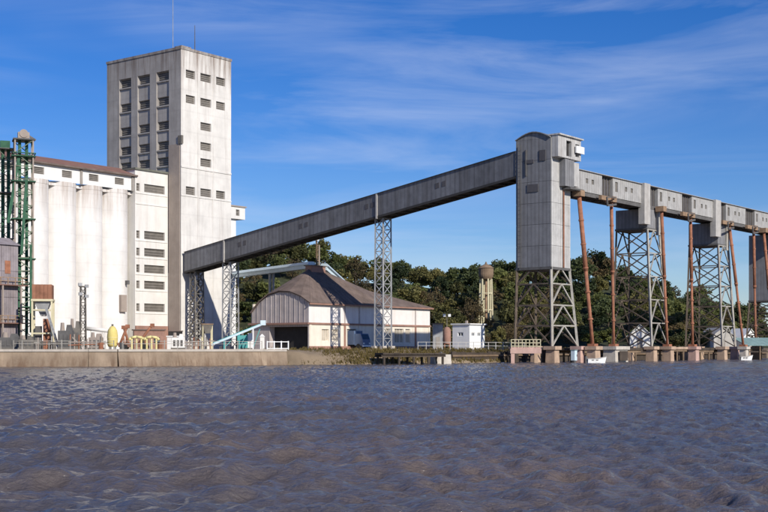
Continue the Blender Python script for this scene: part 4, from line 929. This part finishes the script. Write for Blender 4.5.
MB().box(0, 4.6, 0, 3, 0, 2.9).build('wall', 'brick_red', bs); MB().box(-.2, 4.8, -.2, 3.2, 2.904, 3.05).build('roof', 'roof_brown', bs); MB().box(1.2, 2.1, -.06, -.003, 0, 2.0).build('door', 'timber_dark', bs); MB().box(3.0, 3.9, -.06, -.003, 1.0, 1.8).build('window', 'glass', bs)
ld = thing('loading_dock', 'white low dock with a dark hatch at the tower corner foot', 'dock', gpt(167, 205), RU - .9)
MB().box(0, 2.5, 0, 2, 0, 2.0).build('wall', 'white_wall', ld); MB().box(-.1, 2.6, -.15, 2.1, 2.004, 2.2).build('slab', 'white_wall', ld); MB().box(.25, 2.3, .1, 1.6, 2.2, 2.9).build('hatch', 'dark_opening', ld); MB().box(.1, 2.4, 0, 1.7, 2.904, 3.05).build('hatch_cover', 'roof_brown', ld)
bn = thing('trestle_bin', 'small dark hopper on legs under the low end of the conveyor', 'hopper', gpt(207, 214), .3)
MB().prism([(-.9, -.7, 4.2), (.9, -.7, 4.2), (.4, -.7, 2.7), (-.4, -.7, 2.7)], (0, 1.4, 0)).build('hopper', 'steel_mid', bn); MB().box(-1.0, 1.0, -.8, .8, 4.204, 4.35).build('rim', 'rust_pale', bn)
for x in (-.8, .8):
    for y in (-.6, .6): bar('leg', (x, y, 0), (x, y, 4.2), .16, 'cream_paint', bn)
for j, (px, D, n_, lb) in enumerate(((2, 165, 7, 'rusty pipe rack on posts at the left edge of the quay'), (34, 163, 6, 'rusty pipe rack on posts below the raised bin'), (70, 162, 8, 'long rusty pipe rack on posts before the silos'), (186, 172, 7, 'rusty pipe rack on posts under the low conveyor end'))):
    k = thing('pipe_rack', lb, 'pipe rack', gpt(px, D), .12)
    for i in range(n_):
        hh = random.uniform(1.0, 2.1); bar('post', (i * .55, random.uniform(-.2, .2), 0), (i * .55 + random.uniform(-.05, .05), 0, hh), .12, random.choice(('strip_brown', 'rust', 'steel_dark', 'trim_pale')), k)
    for z in (.55, .95): MB().tube((-.2, 0, z), (n_ * .55, 0, z + random.uniform(-.1, .25)), .08, .08, 8).build('pipe', random.choice(('strip_brown', 'rust', 'steel_mid')), k)
def drum(px, D, mname, label):
    k = thing('oil_drum', label, 'drum', gpt(px, D), 0); MB().lathe((0, 0, 0), [(.29, 0), (.3, .02), (.3, .28), (.32, .3), (.3, .32), (.3, .58), (.32, .6), (.3, .62), (.3, .88)], 16).build('body', mname, k); MB().tube((.12, 0, .88), (.12, 0, .92), .05, .05, 8).build('bung', 'steel_dark', k)
drum(101, 160, 'rust', 'rusty steel drum left of the yellow tank'); drum(122, 159, 'steel_dark', 'dark steel drum right of the yellow tank'); drum(160, 160, 'rust_box', 'rusty steel drum right of the yellow stands'); drum(54, 161, 'steel_mid', 'grey steel drum at the foot of the ladder')
# teal conveyor
tl = thing('teal_conveyor', 'teal sloping belt conveyor on legs near the quay, left of the warehouse', 'conveyor', gpt(212, 165), .1)
dd = (gpt(264, 165) - gpt(212, 165)).length; tz = (zat(324.5, 165) - GZ)
MB().box(0, dd, -.35, .35, .5, .78, (tz - .5) / dd).build('belt_frame', 'pale_blue_sheet', tl); MB().box(.1, dd - .1, -.25, .25, .784, .86, (tz - .5) / dd).build('belt', 'teal_paint', tl)
for x in (1.6, 3.6, 5.4):
    zt = .5 + (tz - .5) / dd * x
    for y in (-.3, .3): bar('leg', (x, y, 0), (x, y, zt), .15, 'teal_paint' if x < 5 else 'white_paint', tl)
    bar('brace', (x, -.3, 0.2), (x + .9, -.3, zt), .1, 'teal_paint', tl)
MB().box(dd - .5, dd + .2, -.4, .4, tz - .1, tz + .55).build('drive_head', 'pale_blue_sheet', tl)
tm = thing('teal_machine', 'teal machine with a white cover under the sloping belt conveyor', 'machine', gpt(246, 169), 0)
MB().box(-1.1, .3, -.6, .6, .2, 1.9).build('body', 'teal_paint', tm); MB().box(.3, 1.0, -.5, .5, .2, 2.2).build('cover', 'white_wall', tm); MB().box(-1.2, 1.1, -.7, .7, 0, .196).build('skid', 'steel_mid', tm); MB().tube((-.5, 0, 1.9), (-.5, 0, 2.4), .2, .14, 12).build('stack', 'steel_mid', tm)
cpst = thing('cream_post', 'stout cream gate post at the quay end by the warehouse', 'post', gpt(262, 158), .2)
MB().box(-.28, .28, -.28, .28, 0, 1.6).build('shaft', 'annex_cream', cpst); MB().prism([(-.36, -.36, 1.604), (.36, -.36, 1.604), (0.08, -.08, 1.95), (-.08, -.08, 1.95)], (0, .6, 0)).build('cap', 'annex_cream', cpst)

# ------------------------------------------------------------------ right bank sheds
def tent(px, D, w, h, d, label, mname, rz):
    k = thing('gabled_shed', label, 'shed', gpt(px, D), rz)
    MB().prism([(-w / 2, 0, 0), (w / 2, 0, 0), (w / 2, 0, h * .55), (0, 0, h * .95), (-w / 2, 0, h * .55)], (0, d, 0)).build('wall', mname, k)
    for s_ in (-1, 1): MB().prism([(s_ * (w / 2 + .3), -.3, h * .50), (0, -.3, h), (0, -.3, h + .12), (s_ * (w / 2 + .3), -.3, h * .50 + .12)], (0, d + .6, 0)).build('roof_slope', mname, k)
    MB().box(-.5, .5, -.08, -.003, 0, h * .45).build('door', 'frame_grey', k)
tent(640, 236, 4.4, 4.6, 5, 'white gabled shed on the bank behind the first lattice tower', 'white_wall', -.2)
tent(723, 262, 6.0, 4.4, 6, 'pale gabled shed on the bank behind the second lattice tower', 'trim_pale', .25)
tent(750, 268, 4.2, 4.3, 5, 'white gabled shed near the right edge, above the teal roof', 'white_paint', .5)
tr_ = thing('boat_shelter', 'open boat shelter with teal sheet roof on piles at right edge', 'shelter', gpt(745, 226, 0), math.radians(20))
for i in range(8): MB().prism([(i * 1.1 + .01, -.4, 2.5), (i * 1.1 + .01, 3.8, 3.9), (i * 1.1 + .01, 3.8, 4.0), (i * 1.1 + .01, -.4, 2.6)], (1.08, 0, 0)).build('roof_sheet', 'teal_roof', tr_)
for x in (.3, 3.2, 6.0, 8.5):
    bar('pile', (x, 0, -1.5), (x, 0, 2.62), .24, 'timber_mid', tr_); bar('pile', (x, 3.4, -1.5), (x, 3.4, 3.7), .24, 'timber_mid', tr_)
MB().box(.1, 8.7, .1, 3.5, 1.3, 1.5).build('floor', 'timber_dark', tr_)

# ------------------------------------------------------------------ old water tower on the hill
wx = gpt(486, 282); wz = hill(wx.x, wx.y)
wt = thing('water_tower', 'old brown water tank on pale yellow legs among the hillside trees', 'water tower', (wx.x, wx.y, wz - .2), .5)
zt = zat(279, 282) - wz + .2
for a_ in range(6):
    c, s_ = math.cos(a_ * math.pi / 3 + .3), math.sin(a_ * math.pi / 3 + .3)
    bar('leg', (1.6 * c, 1.6 * s_, 0), (1.3 * c, 1.3 * s_, zt), .28, 'cream_paint', wt)
for f in (.35, .7):
    for a_ in range(6):
        c, s_, c2, s2 = math.cos(a_ * math.pi / 3 + .3), math.sin(a_ * math.pi / 3 + .3), math.cos((a_ + 1) * math.pi / 3 + .3), math.sin((a_ + 1) * math.pi / 3 + .3)
        r_ = 1.6 - .3 * f; bar('ring_beam', (r_ * c, r_ * s_, zt * f), (r_ * c2, r_ * s2, zt * f), .2, 'cream_paint', wt)
MB().lathe((0, 0, zt), [(1.3, 0), (1.6, .5), (1.7, .9), (1.7, 2.3), (1.6, 2.4)], 22).build('tank', 'tank_brown', wt)
MB().lathe((0, 0, zt + 2.4), [(1.85, 0), (1.1, .6), (.3, .95), (.1, 1.5)], 22).build('conical_roof', 'tank_brown', wt)
MB().tube((0, 0, 0), (0, 0, zt), .28, .28, 10).build('riser_pipe', 'rust_pale', wt)

# ------------------------------------------------------------------ trees
def crown_mesh(name, m, rx, rz, nclump, nleaf, size, seed, zc, drop=.0, cone=False):
    rs = np.random.RandomState(seed); cl = []
    for i in range(nclump):
        while True:
            p = rs.uniform(-1, 1, 3)
            if .25 < np.dot(p, p) < 1: break
        if cone: f = 1 - (p[2] + 1) / 2; p[0] *= .25 + .75 * f; p[1] *= .25 + .75 * f
        cl.append((p * (rx, rx, rz) + (0, 0, zc), rs.uniform(.22, .42) * rx))
    N_ = nclump * nleaf; C = np.zeros((N_, 3)); k = 0
    for c, r_ in cl:
        d = rs.normal(size=(nleaf, 3)); d /= np.linalg.norm(d, axis=1)[:, None]
        C[k:k + nleaf] = c + d * (r_ * rs.uniform(.55, 1.05, (nleaf, 1))) * (1, 1, .8); k += nleaf
    a_ = rs.normal(size=(N_, 3)); a_ /= np.linalg.norm(a_, axis=1)[:, None]
    b_ = rs.normal(size=(N_, 3)); b_ -= a_ * (a_ * b_).sum(1)[:, None]; b_ /= np.linalg.norm(b_, axis=1)[:, None]
    sz = size * rs.uniform(.6, 1.3, (N_, 1)); a_ *= sz; b_ *= sz * .6
    v = np.stack([C - a_, C - b_, C + a_, C + b_], 1).reshape(-1, 3); f = np.arange(N_ * 4).reshape(-1, 4)
    me = bpy.data.meshes.new(name); me.from_pydata(v.tolist(), [], f.tolist()); me.materials.append(MATS[m]); return me
def trunk_mesh(seed, h):
    rs = random.Random(seed); mb = MB(); p = Vector((0, 0, -.5)); q_ = Vector((rs.uniform(-.3, .3), rs.uniform(-.3, .3), h * .55))
    mb.tube(p, q_, .22, .14, 7)
    for i in range(4):
        a_ = i * 1.6 + rs.random(); mb.tube(q_ - Vector((0, 0, rs.uniform(.2, h * .2))), q_ + Vector((math.cos(a_) * h * .22, math.sin(a_) * h * .22, h * .26)), .1, .04, 5)
    return mb.mesh('trunk', 'bark')
KINDS = {'green': ('leaf_green', 'leafy green tree in the wooded hillside behind the yard'), 'dark': ('leaf_dark', 'dark evergreen tree in the wooded hillside behind the yard'),
         'olive': ('leaf_olive', 'olive green tree in the wooded hillside behind the yard'), 'brown': ('leaf_brown', 'brownish half-bare tree in the wooded hillside behind the yard')}
PRO = {}
for k, (lm, lb) in KINDS.items():
    for j in range(3):
        sp = .36 if k != 'brown' else .26
        PRO[k, j] = (crown_mesh(f'crown_{k}', lm, 3.1 + .3 * j, 3.0 - .25 * j, 34 if k != 'brown' else 26, 55 if k != 'brown' else 48, sp, 10 * j + len(k) * 7, 5.0), trunk_mesh(j + len(k), 7.5))
cone_me = crown_mesh('crown_cone', 'leaf_dark', 1.7, 5.2, 40, 60, .30, 99, 6.2, cone=True)
def tree(x, y, kind, j, s, label=None, group='trees of the wooded hillside', z=None, sz=1.0):
    z = hill(x, y) if z is None else z
    t_ = thing('hillside_tree', label or KINDS[kind][1], 'tree', (x, y, z - .3), random.uniform(0, 6.28), group)
    cm, tm_ = PRO[kind, j]
    obj('crown', cm, t_); obj('trunk', tm_, t_); w_ = random.uniform(.9, 1.2); t_.scale = (s * w_, s * random.uniform(.9, 1.2), s * sz * random.uniform(.8, 1.1)); return t_
rs = random.Random(21); cnt = 0
for row, D in enumerate((259, 268, 278, 289, 301, 314, 328, 343)):
    step = 3.9 + row * .24; x = -.135 * D
    while x < .345 * D:
        xx = x + rs.uniform(-1.4, 1.4); yy_ = D + rs.uniform(-3, 3) + max(0, shore(xx) + 16 - 259) * .9
        px = 384 + F * xx / yy_
        x += step
        if yy_ < shore(xx) + 12 or px > 815: continue
        r_ = rs.random()
        if px > 585: kind = 'green' if r_ < .42 else 'olive' if r_ < .66 else 'dark' if r_ < .9 else 'brown'
        elif 400 < px < 560 and row < 4: kind = 'brown' if r_ < .5 else 'olive' if r_ < .8 else 'green'
        else: kind = 'green' if r_ < .38 else 'olive' if r_ < .68 else 'dark' if r_ < .86 else 'brown'
        s = rs.uniform(.48, .72) if row < 2 else rs.uniform(.66, .98)
        if abs(px - 486) < 9 and yy_ < 281: s *= .55
        zone = next(n_ for lim, n_ in ((262, 'between the elevator tower and the warehouse'), (330, 'behind the warehouse roof ridge'), (400, 'behind the right half of the warehouse roof'), (452, 'above the grey shed right of the warehouse'), (478, 'left of the water tower'), (512, 'right of the water tower'), (552, 'behind the loading head legs'), (612, 'between the loading head and first upright chute'), (664, 'behind the first lattice tower'), (694, 'between the two lattice towers'), (740, 'behind the second lattice tower'), (900, 'at the right edge')) if px < lim)
        lev = 'low' if row < 2 else 'mid-slope' if row < 5 else 'skyline'
        tree(xx, yy_, kind, rs.randrange(3), s, f"{lev} {dict(green='leafy green', dark='dark evergreen', olive='olive green', brown='brownish half-bare')[kind]} tree {zone}"); cnt += 1
def spec(px, D, kind, s, label, sz=1.0):
    p = gpt(px, D); tree(p.x, p.y, kind, 1, s, label, 'skyline trees', None, sz)
spec(476, 306, 'dark', 1.15, 'large dark round tree on the skyline left of the water tower', .95)
spec(506, 312, 'dark', 1.2, 'large dark spreading tree on the skyline right of the water tower', .85)
spec(597, 318, 'dark', 1.25, 'dark round tree on the skyline between loading head and upright chute')
spec(288, 325, 'green', 1.2, 'tall green tree on the skyline just below the conveyor, left of ridge mast')
spec(337, 300, 'olive', .95, 'rounded olive tree on the skyline right of the warehouse ridge')
for px, D, s, lb in ((668, 300, 1.05, 'tall dark conical tree between the first and second lattice towers'), (738, 312, .95, 'dark conical tree right of the second lattice tower')):
    p = gpt(px, D); z = hill(p.x, p.y); k = thing('conifer', lb, 'tree', (p.x, p.y, z - .3)); obj('crown', cone_me, k); MB().tube((0, 0, -.5), (0, 0, 9), .2, .05, 7).build('trunk', 'bark', k); k.scale = (s, s, s)

# ------------------------------------------------------------------ grass on the bank
rs = np.random.RandomState(5); gv = []; gf = []
xs_ = rs.uniform(-15, 80, 9000)
for x in xs_:
    t_ = abs(rs.normal(0, 3.2)) + .4
    if t_ > 11: continue
    z = float(np.interp(t_, [0, .8, 2, 3.2, 5, 8], [-.25, .35, .95, 1.4, 1.75, 1.9])); y = shore(x) + t_
    if z < .1: continue
    hgt = rs.uniform(.12, .5); a_ = rs.uniform(0, 6.28); w = rs.uniform(.05, .12)
    for q_ in range(3):
        a2 = a_ + q_ * 2.1; ox, oy = rs.uniform(-.15, .15, 2); i = len(gv)
        gv += [(x + ox - w * math.cos(a2), y + oy - w * math.sin(a2), z - .08), (x + ox + w * math.cos(a2), y + oy + w * math.sin(a2), z - .08), (x + ox + rs.uniform(-.15, .15), y + oy + rs.uniform(-.15, .15), z + hgt)]
        gf.append((i, i + 1, i + 2))
gm = MB(); gm.v = gv; gm.f = gf; gr = gm.build('bank_grass', 'grass'); tag(gr, 'dry yellow green grass growing along the river bank', 'grass'); gr['kind'] = 'stuff'
print('trees', cnt, 'objects', len(bpy.data.objects))
